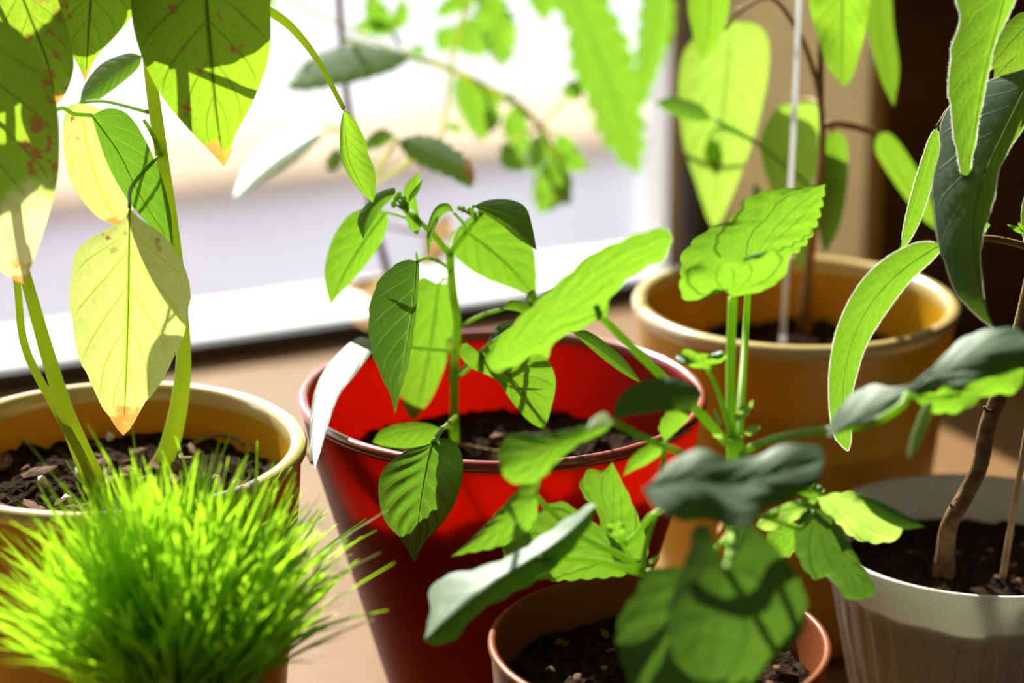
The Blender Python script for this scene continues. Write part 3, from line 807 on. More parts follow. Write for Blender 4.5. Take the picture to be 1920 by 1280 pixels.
leaf(t3, 'vine', [(1562, 245), (1562, 320), (1556, 400), (1545, 475)], [(1542, 270), (1536, 340), (1534, 420)], [(1586, 260), (1590, 330), (1578, 410), (1560, 455)], 1.31, gx=-0.2,
     pet=[(1562, 245), (1552, 235, 1.3), (1541, 250, 1.292)], pr=(4, 4), pmat='stem_red')
leaf(t3, 'vine', [(1645, 250), (1680, 315), (1715, 370), (1757, 432)], [(1642, 285), (1675, 340), (1720, 400)], [(1672, 252), (1712, 305), (1745, 370)], 1.30, gx=0.3, gy=-0.2,
     pet=[(1645, 250), (1595, 236, 1.295), (1560, 232, 1.29), (1541, 240, 1.29)], pr=(6, 7, 7), pmat='stem_red')
qleaf(t3, 'vine_pale', (1500, 430), (1512, 520), 34, 1.34, gx=0.2, pet=[(1500, 430), (1512, 405, 1.33), (1526, 420, 1.318)], pr=(3, 3))
leaf(t3, 'shrub', [(1335, 222), (1285, 205), (1228, 192)], [(1310, 195), (1260, 182)], [(1310, 228), (1260, 215)], 1.34, gy=0.2,
     pet=[(1335, 222), (1420, 270, 1.33), (1530, 360, 1.312)], pr=(4, 4, 4))
qleaf(t3, 'shrub', (1330, 255), (1345, 330), 34, 1.38, pet=[(1330, 255), (1350, 240, 1.36), (1400, 258, 1.332)], pr=(3, 3))
for (p0, p1, w) in [((1422, 378), (1418, 348), 18), ((1405, 385), (1388, 380), 14), ((1425, 362), (1410, 345), 12)]:
    qleaf(t3, 'shrub', p0, p1, w, 1.38, pet=[p0, (1450, 420, 1.36), (1520, 470, 1.324)], pr=(1.5, 1.5))
for (p0, p1, w, d) in [((1580, -160), (1480, -420), 150, 1.27), ((1580, -160), (1700, -400), 150, 1.29), ((1575, -150), (1400, -260), 130, 1.30)]:
    qleaf(t3, 'vine', p0, p1, w, d, gy=0.3)
rod = tube('plant_stake', [at(1502, -140, 1.22), at(1492, 150, 1.25), at(1470, 590, 1.335), at(1466, 655, dz(1466, 655, .12))], [0.0016], M['rod'], None, sides=10)
tag(rod, 'thin white rod stuck in the mustard pot by the window reveal', 'plant stake')

# ================================================================== 4. geranium in the brown pot
pc = at_z(1236, 1196, 0.14); PC4 = Vector((pc.x, pc.y, 0))
t4 = thing('potted_geranium', 'geranium with scalloped round leaves in a small brown pot', 'potted plant', PC4)
make_pot(t4, PC4, 0.0732, 0.14, 0.052, 0.0034, 0.0022, 'brown', 'brown')
soil(t4, PC4, 0.067, 0.118, 4, 0.0035)
scatter(t4, 'bark_chip', [chip_mesh(60, .003, .002, .001), chip_mesh(61, .004, .0012, .001)], PC4, 0.058, 0.121, 40, 12, M['bark'])
db = dz(1365, 1200, 0.117)
stem(t4, [(1360, 1225, db + .003), (1368, 1120, 1.02), (1378, 1000, 1.008), (1380, 900, 1.0), (1378, 820, .995)], [15, 16, 17, 19, 17], 'stem_g')
stem(t4, [(1355, 1200, 1.028), (1290, 1130, 1.01), (1225, 1085, 1.0), (1212, 1068, .998)], [10, 12, 15, 10], 'stem_g', 'branch')
# stipules at the joint
for (a, b, w, d) in [((1378, 790), (1412, 750), 22, .985), ((1395, 812), (1425, 800), 16, .985), ((1352, 800), (1338, 765), 10, .985), ((1360, 820), (1335, 815), 8, .98),
                     ((1218, 1055), (1238, 1042), 10, .985)]:
    qleaf(t4, 'ger_pale', a, b, w, d, name='stipule', na=10, nc=3)
for (a, b, w, d) in [((1360, 960), (1345, 1000), 9, .97), ((1385, 985), (1350, 1010), 8, .97), ((1230, 1075), (1240, 1060), 12, .99)]:
    qleaf(t4, 'dry', a, b, w, d, name='dry_stipule', na=10, nc=3)
S = (12, 10)
leaf(t4, 'ger', [(1404, 520), (1430, 460), (1480, 400), (1548, 345)],
     [(1350, 520), (1300, 530), (1276, 510), (1283, 470), (1320, 435), (1370, 410), (1405, 370), (1450, 355), (1505, 352)],
     [(1430, 510), (1462, 490), (1500, 468), (1528, 430), (1540, 390)], 1.03, gx=0.05, gy=-0.25, fa=0.1, fb=0.2, serr=S, bulge=0.08,
     pet=[(1404, 520), (1398, 620, 1.035), (1390, 740, 1.01), (1384, 830, .997)], pr=(6, 7, 8, 8))
leaf(t4, 'ger', [(1374, 556), (1376, 520), (1372, 492)], [(1345, 540), (1310, 562), (1280, 558), (1277, 520), (1305, 495), (1340, 482)],
     [(1398, 552), (1430, 545), (1468, 520), (1478, 485), (1450, 470), (1410, 478)], 1.000, gx=0.0, gy=-0.9, fa=0.25, fb=0.2, serr=(8, 6), bulge=0.15, wave=0.12,
     pet=[(1374, 556), (1370, 660, 1.002), (1370, 760, .998), (1374, 830, .996)], pr=(9, 9, 9, 10))
leaf(t4, 'ger', [(918, 690), (1000, 620), (1090, 545), (1170, 490), (1262, 448)],
     [(914, 668), (945, 625), (985, 585), (1035, 540), (1080, 500), (1112, 472), (1125, 468), (1175, 445), (1225, 430), (1255, 432)],
     [(938, 698), (975, 680), (1010, 662), (1028, 672), (1040, 640), (1090, 615), (1135, 590), (1148, 555), (1195, 512), (1245, 485)], .985, gx=0.15, gy=-0.55,
     fa=0.15, fb=0.1, serr=(9, 6), bulge=0.1, pet=[(1118, 575), (1125, 590, .99), (1215, 680, .992), (1300, 762, .99), (1362, 830, .994)], pr=(6, 8, 8, 9, 9),
     label='long bright leaf spread over the red pot')
leaf(t4, 'ger_shaded', [(1150, 788), (1200, 752), (1260, 738), (1318, 740)], [(1160, 745), (1205, 714), (1262, 708), (1302, 720)],
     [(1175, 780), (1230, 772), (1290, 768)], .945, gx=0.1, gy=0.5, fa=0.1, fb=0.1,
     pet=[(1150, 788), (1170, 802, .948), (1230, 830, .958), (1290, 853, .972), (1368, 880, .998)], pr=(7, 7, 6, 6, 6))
leaf(t4, 'ger', [(1152, 790), (1080, 822), (1010, 852), (940, 880)], [(1110, 792), (1060, 806), (1000, 812), (955, 815), (933, 850)],
     [(1130, 812), (1085, 832), (1045, 865), (1015, 898), (980, 908), (950, 900)], .942, gx=-0.1, gy=-0.3, fa=0.5, fb=0.0, serr=(8, 4))
leaf(t4, 'ger_pale', [(1148, 792), (1125, 790), (1100, 806)], [(1135, 772), (1110, 785)], [(1130, 800)], .932, gy=1.0)
leaf(t4, 'ger', [(1246, 828), (1210, 858), (1168, 892)], [(1220, 832), (1185, 855)], [(1240, 850), (1210, 872), (1190, 880)], .985, gx=0.2, fa=0.4,
     pet=[(1246, 828), (1244, 860, .985), (1243, 895, .98), (1300, 930, .99), (1376, 960, 1.005)], pr=(5, 4, 4, 5, 5))
leaf(t4, 'ger', [(1246, 828), (1262, 800), (1290, 766)], [(1236, 800), (1255, 770)], [(1268, 808), (1290, 785)], .99, gx=0.1, serr=(6, 3))
leaf(t4, 'ger_shaded', [(1203, 916), (1290, 900), (1375, 905), (1460, 885), (1546, 862)],
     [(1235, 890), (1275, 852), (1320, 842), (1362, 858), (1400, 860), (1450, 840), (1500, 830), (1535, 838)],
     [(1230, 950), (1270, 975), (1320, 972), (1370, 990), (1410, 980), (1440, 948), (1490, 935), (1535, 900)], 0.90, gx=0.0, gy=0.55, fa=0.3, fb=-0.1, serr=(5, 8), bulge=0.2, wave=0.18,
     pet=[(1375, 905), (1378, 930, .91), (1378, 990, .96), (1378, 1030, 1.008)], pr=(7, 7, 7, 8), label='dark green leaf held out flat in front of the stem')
leaf(t4, 'ger_shaded', [(1552, 820), (1620, 775), (1700, 735), (1780, 690), (1850, 660), (1935, 640)],
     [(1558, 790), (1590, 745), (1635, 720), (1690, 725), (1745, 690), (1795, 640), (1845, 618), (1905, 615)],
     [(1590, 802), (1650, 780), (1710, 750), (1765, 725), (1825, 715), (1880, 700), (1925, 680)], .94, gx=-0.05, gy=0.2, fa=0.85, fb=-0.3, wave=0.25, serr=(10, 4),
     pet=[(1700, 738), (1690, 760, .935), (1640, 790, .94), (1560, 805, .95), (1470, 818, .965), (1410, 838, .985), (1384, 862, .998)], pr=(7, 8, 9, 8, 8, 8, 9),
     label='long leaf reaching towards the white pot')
leaf(t4, 'ger', [(1925, 692), (1850, 725), (1780, 752), (1712, 745)], [(1880, 690), (1810, 712), (1750, 735)], [(1905, 735), (1850, 742), (1800, 772), (1750, 772)], .955, gx=0.1, gy=-0.3, wave=0.4, serr=(7, 8),
     pet=[(1800, 740), (1760, 745, .95), (1700, 742, .936)], pr=(4, 4, 4))
leaf(t4, 'ger_pale', [(1745, 750), (1728, 790), (1715, 830), (1704, 862)], [(1728, 765), (1710, 810), (1702, 845)], [(1748, 770), (1735, 810), (1718, 845)], .95, gx=-0.3, gy=0.4,
     label='dry pale curled leaf end')
leaf(t4, 'ger', [(1326, 692), (1318, 678), (1316, 662)], [(1305, 690), (1278, 680), (1268, 668), (1285, 655), (1302, 658)], [(1338, 688), (1362, 670), (1350, 658), (1332, 664)], 1.0, gy=-0.5,
     serr=(6, 4), wave=0.4, pet=[(1326, 692), (1345, 730, .998), (1364, 790, .995), (1370, 820, .995)], pr=(4, 5, 6, 6))
leaf(t4, 'ger_shaded', [(1362, 1068), (1352, 1130), (1340, 1200), (1325, 1285)],
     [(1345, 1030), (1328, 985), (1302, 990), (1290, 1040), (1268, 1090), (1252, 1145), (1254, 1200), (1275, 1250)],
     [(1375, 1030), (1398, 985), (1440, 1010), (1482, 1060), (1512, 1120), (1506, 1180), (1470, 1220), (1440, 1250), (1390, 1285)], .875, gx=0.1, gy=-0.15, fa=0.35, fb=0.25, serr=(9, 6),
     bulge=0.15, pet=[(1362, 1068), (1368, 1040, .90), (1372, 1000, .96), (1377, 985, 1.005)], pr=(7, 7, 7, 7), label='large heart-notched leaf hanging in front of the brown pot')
leaf(t4, 'ger_shaded', [(1300, 1070), (1265, 1140), (1235, 1220), (1215, 1310)],
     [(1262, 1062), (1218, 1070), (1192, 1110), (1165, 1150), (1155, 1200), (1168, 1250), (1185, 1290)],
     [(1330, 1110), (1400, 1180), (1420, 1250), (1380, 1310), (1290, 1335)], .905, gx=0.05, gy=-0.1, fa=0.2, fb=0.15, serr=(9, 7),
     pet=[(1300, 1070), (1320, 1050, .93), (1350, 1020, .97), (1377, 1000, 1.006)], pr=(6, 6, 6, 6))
leaf(t4, 'ger_shaded', [(1530, 952), (1555, 1010), (1590, 1070), (1618, 1122)],
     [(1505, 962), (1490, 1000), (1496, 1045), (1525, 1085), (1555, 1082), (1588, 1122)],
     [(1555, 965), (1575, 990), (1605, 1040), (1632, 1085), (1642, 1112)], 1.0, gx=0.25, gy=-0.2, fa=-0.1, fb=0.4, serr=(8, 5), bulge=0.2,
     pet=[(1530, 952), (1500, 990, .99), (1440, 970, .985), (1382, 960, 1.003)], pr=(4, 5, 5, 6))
leaf(t4, 'ger', [(1500, 985), (1475, 1005), (1440, 1032)], [(1475, 975), (1440, 1000)], [(1498, 1020), (1475, 1045)], 1.02, gx=0.0, serr=(6, 4))
leaf(t4, 'ger_pale', [(1535, 938), (1480, 960), (1416, 985)], [(1500, 935), (1440, 958)], [(1520, 958), (1470, 985), (1440, 995)], 1.0, gy=0.1, wave=0.3,
     pet=[(1535, 938), (1515, 945, 1.0), (1440, 962, .987)], pr=(3, 3))
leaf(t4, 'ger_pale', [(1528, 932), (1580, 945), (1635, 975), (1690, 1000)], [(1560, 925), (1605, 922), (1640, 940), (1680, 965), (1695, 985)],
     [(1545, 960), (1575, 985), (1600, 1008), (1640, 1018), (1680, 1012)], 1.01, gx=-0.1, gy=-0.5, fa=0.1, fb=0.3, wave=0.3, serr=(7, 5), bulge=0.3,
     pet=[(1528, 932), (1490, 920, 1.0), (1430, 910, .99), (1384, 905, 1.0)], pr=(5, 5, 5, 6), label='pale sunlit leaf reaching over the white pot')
leaf(t4, 'ger_shaded', [(1610, 928), (1660, 955), (1735, 987)], [(1650, 938), (1700, 965)], [(1640, 965), (1690, 990), (1715, 990)], 1.0, gy=0.4, fa=0.2)
leaf(t4, 'ger', [(1540, 932), (1522, 922), (1508, 905)], [(1545, 915), (1525, 905)], [(1525, 930), (1510, 915)], 1.0, gy=0.2, wave=0.5, serr=(6, 5), na=16)
# left-hand group
leaf(t4, 'ger', [(1006, 930), (960, 965), (905, 1005), (846, 1043)], [(1014, 900), (985, 905), (945, 945), (895, 1000)], [(1008, 960), (985, 1000), (935, 1025), (885, 1035)], 1.0, gx=0.1, gy=-0.3, fa=0.3,
     serr=(8, 5), pet=[(1006, 930), (1030, 955, 1.0), (1090, 1005, 1.0), (1160, 1040, 1.0), (1208, 1068, 1.0)], pr=(5, 6, 6, 7, 8))
leaf(t4, 'ger', [(1195, 1060), (1120, 1030), (1040, 1030), (945, 1045)], [(1160, 1020), (1110, 975), (1065, 945), (1035, 942), (1010, 960), (985, 955), (965, 990), (945, 1020)],
     [(1170, 1078), (1100, 1085), (1030, 1088), (975, 1075)], 1.025, gx=0.05, gy=-0.25, fa=0.1, fb=0.3, serr=(9, 6))
leaf(t4, 'ger', [(1143, 1030), (1148, 970), (1150, 910), (1148, 866)], [(1128, 1000), (1120, 960), (1095, 930), (1088, 905), (1105, 880), (1132, 882)],
     [(1190, 1050), (1215, 1040), (1205, 990), (1180, 930), (1160, 890)], 1.03, gx=-0.1, gy=-0.3, fa=0.15, fb=0.3, serr=(7, 5),
     pet=[(1143, 1030), (1165, 1022, 1.015), (1195, 1000, .995), (1228, 962, .985), (1300, 940, .99), (1376, 940, 1.002)], pr=(5, 6, 6, 6, 6, 6))
stem(t4, [(1204, 1068, .995), (1212, 1020, .99), (1228, 962, .982)], [6, 5, 5], 'stem_g', 'branch')
leaf(t4, 'ger', [(1160, 1005), (1158, 990), (1155, 975)], [(1145, 1000), (1135, 988), (1145, 978)], [(1170, 998), (1170, 982)], .985, wave=0.4, serr=(5, 3), na=16,
     pet=[(1160, 1005), (1178, 1040, .99), (1200, 1068, .995)], pr=(3, 4, 5))
leaf(t4, 'ger', [(1118, 948), (1060, 1005), (1000, 1045), (920, 1095), (850, 1150), (796, 1198)],
     [(1105, 945), (1065, 970), (1010, 1008), (955, 1042), (890, 1066), (835, 1078), (804, 1110), (808, 1145), (800, 1175)],
     [(1105, 985), (1060, 1045), (1010, 1085), (950, 1118), (895, 1150), (850, 1200), (815, 1208)], .968, gx=0.2, gy=0.05, fa=1.75, fb=0.1, serr=(8, 6), bulge=0.1,
     pet=[(1010, 1045), (1050, 1046, .970), (1120, 1052, .98), (1208, 1075, .998)], pr=(6, 7, 7, 8), label='leaf turned on edge with its upper face white in the sun')

# ================================================================== 5. sapling in the white pot
pc = at_z(1838, 997, 0.12); PC5 = Vector((pc.x, pc.y, 0))
t5 = thing('potted_sapling', 'woody sapling with long wavy leaves in a speckled white pot', 'potted plant', PC5)
H5, R5 = 0.12, 0.0800
prof = [(0.001, 0), (0.050, 0), (0.054, 0.003)]
for i in range(1, 15):
    f = i / 14; prof.append((0.054 + (0.0735 - 0.054) * f, 0.003 + 0.094 * f))
prof += [(0.0738, 0.0990), (0.0748, 0.0998), (0.0772, 0.1004), (0.0777, 0.1020), (0.0784, 0.108), (0.0792, 0.1165), (0.0798, 0.1192), (0.0790, 0.1202), (0.0772, 0.1200), (0.0764, 0.117)]
for i in range(1, 8): prof.append((0.0764 - 0.012 * i / 7, 0.117 - 0.06 * i / 7))
prof.append((0.001, 0.057))
def flute(a, r, z, i):
    if 2 < i < 17:
        f = (z - 0.003) / 0.094
        env = min(1, f * 8) * min(1, max(0, (0.95 - f)) * 14)
        return r - 0.0036 * env * (0.5 + 0.5 * math.cos(a * 34)) ** 3
    return r
lathe('pot', prof, M['speckle'], t5, PC5, seg=34 * 10, fn=flute)
soil(t5, PC5, 0.0725, 0.097, 5, 0.003)
scatter(t5, 'bark_chip', [chip_mesh(70, .003, .002, .001)], PC5, 0.06, 0.100, 18, 21, M['bark'])
db = dz(1775, 1085, 0.096)
stem(t5, [(1768, 1105, db + .003), (1772, 1050, db - .008), (1780, 985, 1.135), (1812, 925, 1.128), (1838, 870, 1.12), (1852, 795, 1.112), (1890, 700, 1.10), (1925, 570, 1.09), (1950, 420, 1.075), (1955, 200, 1.06), (1950, -60, 1.04)],
     [22, 17, 17, 16, 16, 16, 15, 14, 14, 13, 12], 'stem_wood')
stem(t5, [(1866, 775, 1.108), (1850, 770, 1.10), (1845, 762, 1.097)], [5, 5, 2], 'stem_wood', 'leaf_scar')
stem(t5, [(1795, 958, 1.128), (1785, 950, 1.12), (1782, 944, 1.117)], [6, 5, 2], 'stem_wood', 'leaf_scar')
leaf(t5, 'sap', [(1905, -80), (1872, 40), (1845, 140), (1828, 240), (1815, 330), (1834, 415)],
     [(1830, -70), (1795, -20), (1800, 40), (1784, 100), (1780, 170), (1788, 240), (1797, 300), (1808, 340), (1822, 385)],
     [(1925, -50), (1905, 0), (1880, 50), (1862, 95), (1853, 140), (1838, 210), (1828, 270), (1820, 320), (1828, 375)], 1.0, gx=-0.25, gy=-0.35, fa=0.2, fb=1.1, serr=(7, 5), fuzz=1.2, rib=2.5,
     pet=[(1905, -80), (1930, -110, 1.02), (1948, -55, 1.04)], pr=(5, 5), pmat='stem_red', label='narrow folded leaf with pale felted margins', nveins=9)
leaf(t5, 'sap_dark', [(1940, 130), (1890, 230), (1845, 330), (1826, 430), (1838, 540), (1866, 616)],
     [(1900, 135), (1840, 158), (1795, 180), (1768, 225), (1762, 280), (1750, 345), (1755, 420), (1768, 480), (1795, 550), (1830, 590)],
     [(1955, 190), (1920, 240), (1885, 290), (1868, 340), (1860, 390), (1842, 440), (1838, 490), (1842, 540), (1850, 585)], 1.05, gx=-0.05, gy=0.35, fa=0.35, fb=0.35, serr=(6, 4), fuzz=0.9, rib=2.5,
     pet=[(1940, 130), (1950, 125, 1.055), (1956, 140, 1.056)], pr=(5, 5), pmat='stem_red', label='broad dark leaf hanging behind the folded one', nveins=9)
leaf(t5, 'sap', [(1757, 238), (1735, 320), (1710, 400), (1680, 478)], [(1742, 262), (1716, 340), (1698, 410), (1690, 455)], [(1762, 290), (1746, 350), (1722, 420), (1698, 460)], 1.09, gx=0.1, fuzz=0.7,
     pet=[(1757, 238), (1800, 190, 1.085), (1956, 150, 1.057)], pr=(4, 4, 4), pmat='stem_red', nveins=9)
leaf(t5, 'sap', [(1768, 456), (1700, 500), (1640, 560), (1598, 640), (1580, 740), (1590, 845)],
     [(1720, 455), (1660, 485), (1610, 535), (1572, 610), (1556, 690), (1556, 770), (1566, 820)],
     [(1755, 480), (1705, 528), (1662, 585), (1625, 645), (1604, 710), (1592, 770), (1596, 820)], 1.035, gx=0.15, gy=-0.3, fa=0.1, fb=0.25, fuzz=0.7, rib=2,
     pet=[(1768, 456), (1840, 446, 1.05), (1900, 455, 1.065), (1946, 470, 1.08)], pr=(5, 6, 7, 7), pmat='stem_red', label='arched lime leaf drooping beside the geranium', nveins=9)
leaf(t5, 'sap_dark', [(1945, 30), (1900, 75), (1850, 135)], [(1910, 25), (1870, 70)], [(1935, 80), (1890, 115)], 1.06, gx=0.1, gy=0.0, pet=[(1945, 30), (1953, 20, 1.05)], pr=(4, 4))
leaf(t5, 'sap_dark', [(1945, 70), (1900, 110), (1862, 150)], [(1910, 50), (1870, 100)], [(1945, 110), (1905, 150), (1880, 160)], 1.09, gx=0.1, gy=-0.2, pet=[(1945, 70), (1953, 60, 1.052)], pr=(4, 4))
for (a, b, w, d) in [((1922, 438), (1888, 420), 10, 1.06), ((1922, 436), (1908, 415), 9, 1.06), ((1925, 440), (1922, 418), 8, 1.06)]:
    qleaf(t5, 'sap', a, b, w, d, na=12, nc=3, name='bud_leaf', pet=[a, (1946, 450, 1.077)], pr=(3, 3))
qleaf(t5, 'sap', (1850, 430), (1845, 415), 18, 1.09, na=12, nc=3, name='bud_leaf', pet=[(1850, 430), (1842, 445, 1.06)], pr=(2, 3))
for (p0, p1, w, d) in [((1950, -60), (1850, -420), 150, 1.06), ((1952, 0), (2120, -200), 150, 1.05), ((1952, 60), (2160, 300), 140, 1.06), ((1952, 300), (2100, 600), 130, 1.09)]:
    qleaf(t5, 'sap', p0, p1, w, d, gy=0.1, bend=0.1, fuzz=0.6)
ds = dz(1880, 1090, 0.095)
stk = tube('plant_stake', [at(1877, 1105, ds + .004), at(1900, 960, 1.145), at(1935, 760, 1.12), at(1975, 560, 1.095)], [0.0016], M['bamboo'], None, sides=8)
tag(stk, 'thin tan bamboo stick stuck in the speckled white pot', 'plant stake')

# ================================================================== 6. shrub on the sill behind the red pot
pc = at_z(790, 735, 0.085); PC6 = Vector((pc.x, pc.y, 0))
t6 = thing('potted_shrub', 'leggy shrub with toothed leaves standing against the window behind the red pot', 'potted plant', PC6)
make_pot(t6, PC6, 0.043, 0.085, 0.033, 0.003, 0.002, 'brown', 'brown', 64)
soil(t6, PC6, 0.0385, 0.075, 6, 0.002)
db = depth_of(PC6 + Vector((0, 0, .075)))
D6 = 1.44
stem(t6, [(785, 735, db), (760, 655, 1.50), (738, 575, 1.485), (724, 500, 1.475), (702, 420, 1.465), (690, 350, 1.455), (665, 260, 1.445), (650, 180, 1.435), (640, 60, 1.42), (632, -60, 1.41)],
     [10, 8, 8, 7, 7, 6.5, 6.5, 6, 6, 6], 'stem_wood')
stem(t6, [(641, 70, 1.42), (700, 90, 1.42), (760, 104, 1.425), (830, 124, 1.43), (900, 158, 1.44), (965, 192, 1.445), (1012, 238, 1.45), (1040, 290, 1.46), (1058, 335, 1.465)],
     [5, 5, 6, 6, 6, 6, 5.5, 5, 4], 'stem_pale', 'branch')
stem(t6, [(830, 250, 1.45), (840, 180, 1.44), (850, 100, 1.43), (870, 20, 1.42), (880, -60, 1.42)], [3, 4, 4, 4, 4], 'stem_pale', 'branch')
stem(t6, [(690, 350, 1.455), (770, 300, 1.45), (830, 250, 1.45)], [4, 4, 3], 'stem_pale', 'branch')
stem(t6, [(632, -40, 1.41), (820, -120, 1.43), (1040, -90, 1.45), (1240, -60, 1.46)], [6, 6, 5, 4], 'stem_pale', 'branch')
leaf(t6, 'shrub', [(768, 104), (700, 112), (620, 138), (536, 162)], [(735, 92), (670, 84), (605, 98), (560, 130)], [(750, 125), (690, 148), (620, 162), (565, 170)], 1.40, gx=0.0, gy=0.85, fa=0.15, fb=0.15,
     serr=(9, 4), rib=2, pet=[(768, 104), (790, 110, 1.42)], pr=(4, 4), label='blue-green leaf spread flat')
leaf(t6, 'shrub', [(604, 242), (560, 268), (500, 310), (437, 370)], [(575, 234), (520, 255), (465, 305)], [(598, 262), (560, 298), (500, 335), (460, 362)], 1.42, gx=-0.5, gy=1.4, fa=0.2, fb=0.6, serr=(8, 3),
     pet=[(604, 242), (640, 245, 1.41), (664, 262, 1.445)], pr=(4, 4, 4), pmat='stem_pale', label='leaf white with sun on its upper face')
leaf(t6, 'shrub_dry', [(745, 264), (790, 280), (840, 302), (890, 322)], [(785, 252), (835, 266), (878, 296)], [(760, 290), (792, 312), (840, 332), (885, 352)], 1.36, gx=0.1, gy=0.75, fa=0.15, fb=0.3, serr=(8, 8),
     rib=2, pet=[(745, 264), (725, 290, 1.40), (692, 350, 1.455)], pr=(4, 4, 4), pmat='stem_pale', label='toothed leaf with a brown dry tip')
leaf(t6, 'shrub', [(742, 254), (710, 258), (678, 282)], [(715, 240), (688, 258)], [(730, 268), (700, 280)], 1.40, gy=0.4, serr=(6, 4), pet=[(742, 254), (745, 264, 1.385)], pr=(3, 3))
leaf(t6, 'shrub', [(645, 290), (628, 288), (612, 318)], [(632, 275), (612, 295)], [(642, 305), (628, 318)], 1.42, gy=0.6, pet=[(645, 290), (672, 285, 1.448)], pr=(3, 3))
leaf(t6, 'shrub', [(1050, -60), (1105, 60), (1155, 190), (1196, 328)], [(1030, -20), (1062, 60), (1070, 130), (1100, 190), (1125, 255), (1165, 305)],
     [(1110, -40), (1160, 40), (1192, 120), (1205, 200), (1208, 280)], 1.50, gx=0.05, serr=(11, 15), pet=[(1050, -60), (1042, -92, 1.45)], pr=(4, 4), label='big toothed lime leaf')
leaf(t6, 'shrub', [(1236, -40), (1228, 60), (1215, 130), (1192, 215)], [(1205, -20), (1195, 70), (1190, 150)], [(1258, -20), (1262, 50), (1240, 120), (1212, 190)], 1.52, gx=0.1, serr=(8, 11),
     pet=[(1236, -40), (1240, -62, 1.46)], pr=(4, 4))
leaf(t6, 'shrub', [(905, -40), (928, 30), (935, 80), (940, 126)], [(890, -10), (900, 50), (918, 100)], [(935, -20), (965, 40), (968, 75), (955, 112)], 1.46, serr=(8, 13), wave=0.3, pet=[(905, -40), (880, -60, 1.42)], pr=(3, 3))
leaf(t6, 'shrub', [(895, -20), (860, 5), (814, 32)], [(865, -20), (830, 5)], [(880, 15), (840, 30)], 1.46, serr=(6, 5), pet=[(895, -20), (880, -60, 1.42)], pr=(3, 3))
leaf(t6, 'shrub', [(1000, -60), (1012, -10), (1022, 42)], [(980, -40), (995, 10)], [(1030, -50), (1042, 0)], 1.48, pet=[(1000, -60), (985, -96, 1.445)], pr=(3, 3))
leaf(t6, 'shrub', [(900, 30), (880, 70), (890, 105)], [(860, 40), (855, 85), (870, 102)], [(920, 50), (925, 85), (905, 105)], 1.56, pet=[(900, 30), (872, 15, 1.42)], pr=(3, 3))
leaf(t6, 'shrub', [(840, 50), (832, 70), (825, 100)], [(818, 55), (815, 80)], [(858, 60), (850, 90)], 1.56, pet=[(840, 50), (862, 50, 1.425)], pr=(3, 3))
leaf(t6, 'shrub', [(870, 138), (878, 175), (888, 215), (902, 264)], [(852, 150), (852, 185), (868, 225), (885, 250)], [(892, 145), (920, 175), (932, 205), (920, 245)], 1.47, serr=(8, 12), pet=[(870, 138), (868, 140, 1.44)], pr=(3, 3))
leaf(t6, 'shrub', [(925, 200), (922, 225), (912, 252)], [(908, 210)], [(940, 215), (932, 240)], 1.46)
for (p0, p1, w, d, b) in [((965, 195), (990, 290), 50, 1.50, .1), ((940, 272), (992, 318), 44, 1.45, .1), ((1038, 285), (1065, 330), 40, 1.47, .1), ((1046, 300), (1010, 402), 66, 1.46, -.1),
                          ((1050, 312), (1072, 385), 38, 1.45, .15), ((1046, 250), (1106, 318), 58, 1.50, .2), ((1055, 330), (1000, 380), 50, 1.52, .1),
                          ((1020, 245), (1000, 330), 46, 1.52, .0), ((960, 188), (948, 178), 22, 1.44, 0), ((905, 165), (945, 195), 26, 1.45, .1),
                          ((735, 62), (662, 52), 34, 1.46, .1), ((735, 60), (692, -20), 44, 1.46, -.1), ((738, 58), (755, -5), 30, 1.46, .1), ((738, 62), (700, 20), 26, 1.5, .1),
                          ((770, 90), (800, 98), 18, 1.43, 0), ((836, 235), (870, 245), 18, 1.45, 0), ((1062, 185), (1080, 150), 40, 1.46, .1), ((510, -15), (508, 18), 20, 1.42, .1)]:
    host = min([(965, 192, 1.445), (1040, 290, 1.46), (1058, 335, 1.465), (900, 158, 1.44), (760, 104, 1.425), (830, 250, 1.45), (1012, 238, 1.45), (830, 124, 1.43)],
               key=lambda h: (h[0] - p0[0]) ** 2 + (h[1] - p0[1]) ** 2)
    qleaf(t6, 'shrub', p0, p1, w, d, bend=b, serr=(7, 5), wave=0.2, na=22, nc=5, pet=[p0, host], pr=(2.5, 2.5), pmat='stem_pale')
for (p0, p1, w, d, b) in [((735, 575), (640, 540), 34, 1.47, .2), ((732, 560), (655, 600), 30, 1.49, -.3), ((728, 520), (690, 560), 22, 1.48, .2), ((745, 600), (690, 620), 26, 1.49, .2),
                          ((800, 440), (840, 400), 40, 1.46, .3), ((800, 440), (790, 500), 34, 1.46, -.3), ((800, 440), (850, 470), 38, 1.47, .3), ((812, 440), (822, 415), 26, 1.45, .2)]:
    qleaf(t6, 'dry', p0, p1, w, d, bend=b, wave=0.7, bulge=0.5, na=18, nc=4, name='dry_leaf', pet=[p0, (702, 420, 1.465) if p0[0] > 780 else (733, 550, 1.482)], pr=(2, 2), pmat='stem_wood')

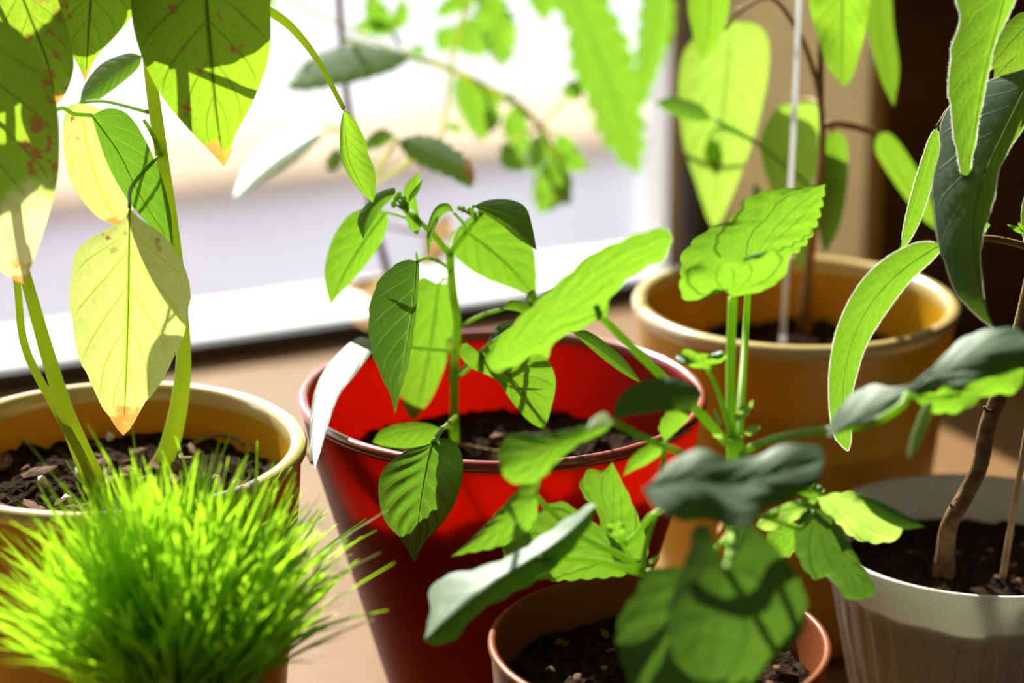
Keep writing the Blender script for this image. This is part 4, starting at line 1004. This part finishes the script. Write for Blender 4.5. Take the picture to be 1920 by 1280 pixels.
# ================================================================== 7. grass head
pc = at_z(335, 1310, 0.128); PC7 = Vector((pc.x, pc.y, 0))
GC = PC7 + Vector((0, 0, 0.128)); GR = 0.036
t7 = thing('grass_head', 'ball of stuffed nylon sprouting long bright green grass in front of mustard pot', 'grass head', PC7)
bm = bmesh.new(); bmesh.ops.create_uvsphere(bm, u_segments=40, v_segments=28, radius=GR)
for v in bm.verts:
    v.co *= 1 + 0.03 * noise.noise(v.co * 50)
me = bpy.data.meshes.new('nylon_ball'); bm.to_mesh(me); bm.free(); me.materials.append(M['nylon'])
me.polygons.foreach_set('use_smooth', [True] * len(me.polygons))
o = bpy.data.objects.new('nylon_ball', me); C.objects.link(o); o.parent = t7; o.location = (0, 0, 0.128)
make_pot(t7, PC7, 0.035, 0.112, 0.030, 0.003, 0.002, 'cup', 'cup', 48).name = 'cup'
gv, gf = [], []
gr = random.Random(11)
for i in range(1900):
    # roots over the crown of the ball
    th = gr.uniform(0, 2 * math.pi); cz = 1 - gr.random() * 0.70
    sz = math.sqrt(max(0, 1 - cz * cz))
    nrm = Vector((sz * math.cos(th), sz * math.sin(th), cz))
    root = GC + nrm * (GR - 0.001)
    dirv = (nrm * 1.0 + Vector((gr.gauss(0, .22), gr.gauss(0, .22), gr.gauss(1.0, .25)))).normalized()
    L = gr.uniform(0.034, 0.074) * (1.22 if gr.random() < 0.08 else 1)
    bend = Vector((gr.gauss(0, .25), gr.gauss(0, .25), -0.55 * gr.random() * (1.2 - cz)))
    w = gr.uniform(0.0006, 0.0012)
    side = dirv.cross(Vector((gr.gauss(0, 1), gr.gauss(0, 1), gr.gauss(0, 1)))).normalized()
    clash = False
    for f in (0.25, 0.5, 0.75, 1.0):
        q = root + dirv * L * f + bend * L * f * f * 0.6 - PC1
        if math.hypot(q.x, q.y) < 0.094 and q.z < 0.198: clash = True
    if clash: continue
    ns = 5; i0 = len(gv)
    for j in range(ns + 1):
        f = j / ns
        p = root + dirv * L * f + bend * L * f * f * 0.6
        ww = w * (1 - f ** 3 * 0.8)
        gv.append(p - side * ww); gv.append(p + side * ww)
    for j in range(ns):
        a = i0 + 2 * j; gf.append((a, a + 1, a + 3, a + 2))
gs = mesh_obj('grass', gv, gf, M['grass'], t7)
gs['kind'] = 'stuff'
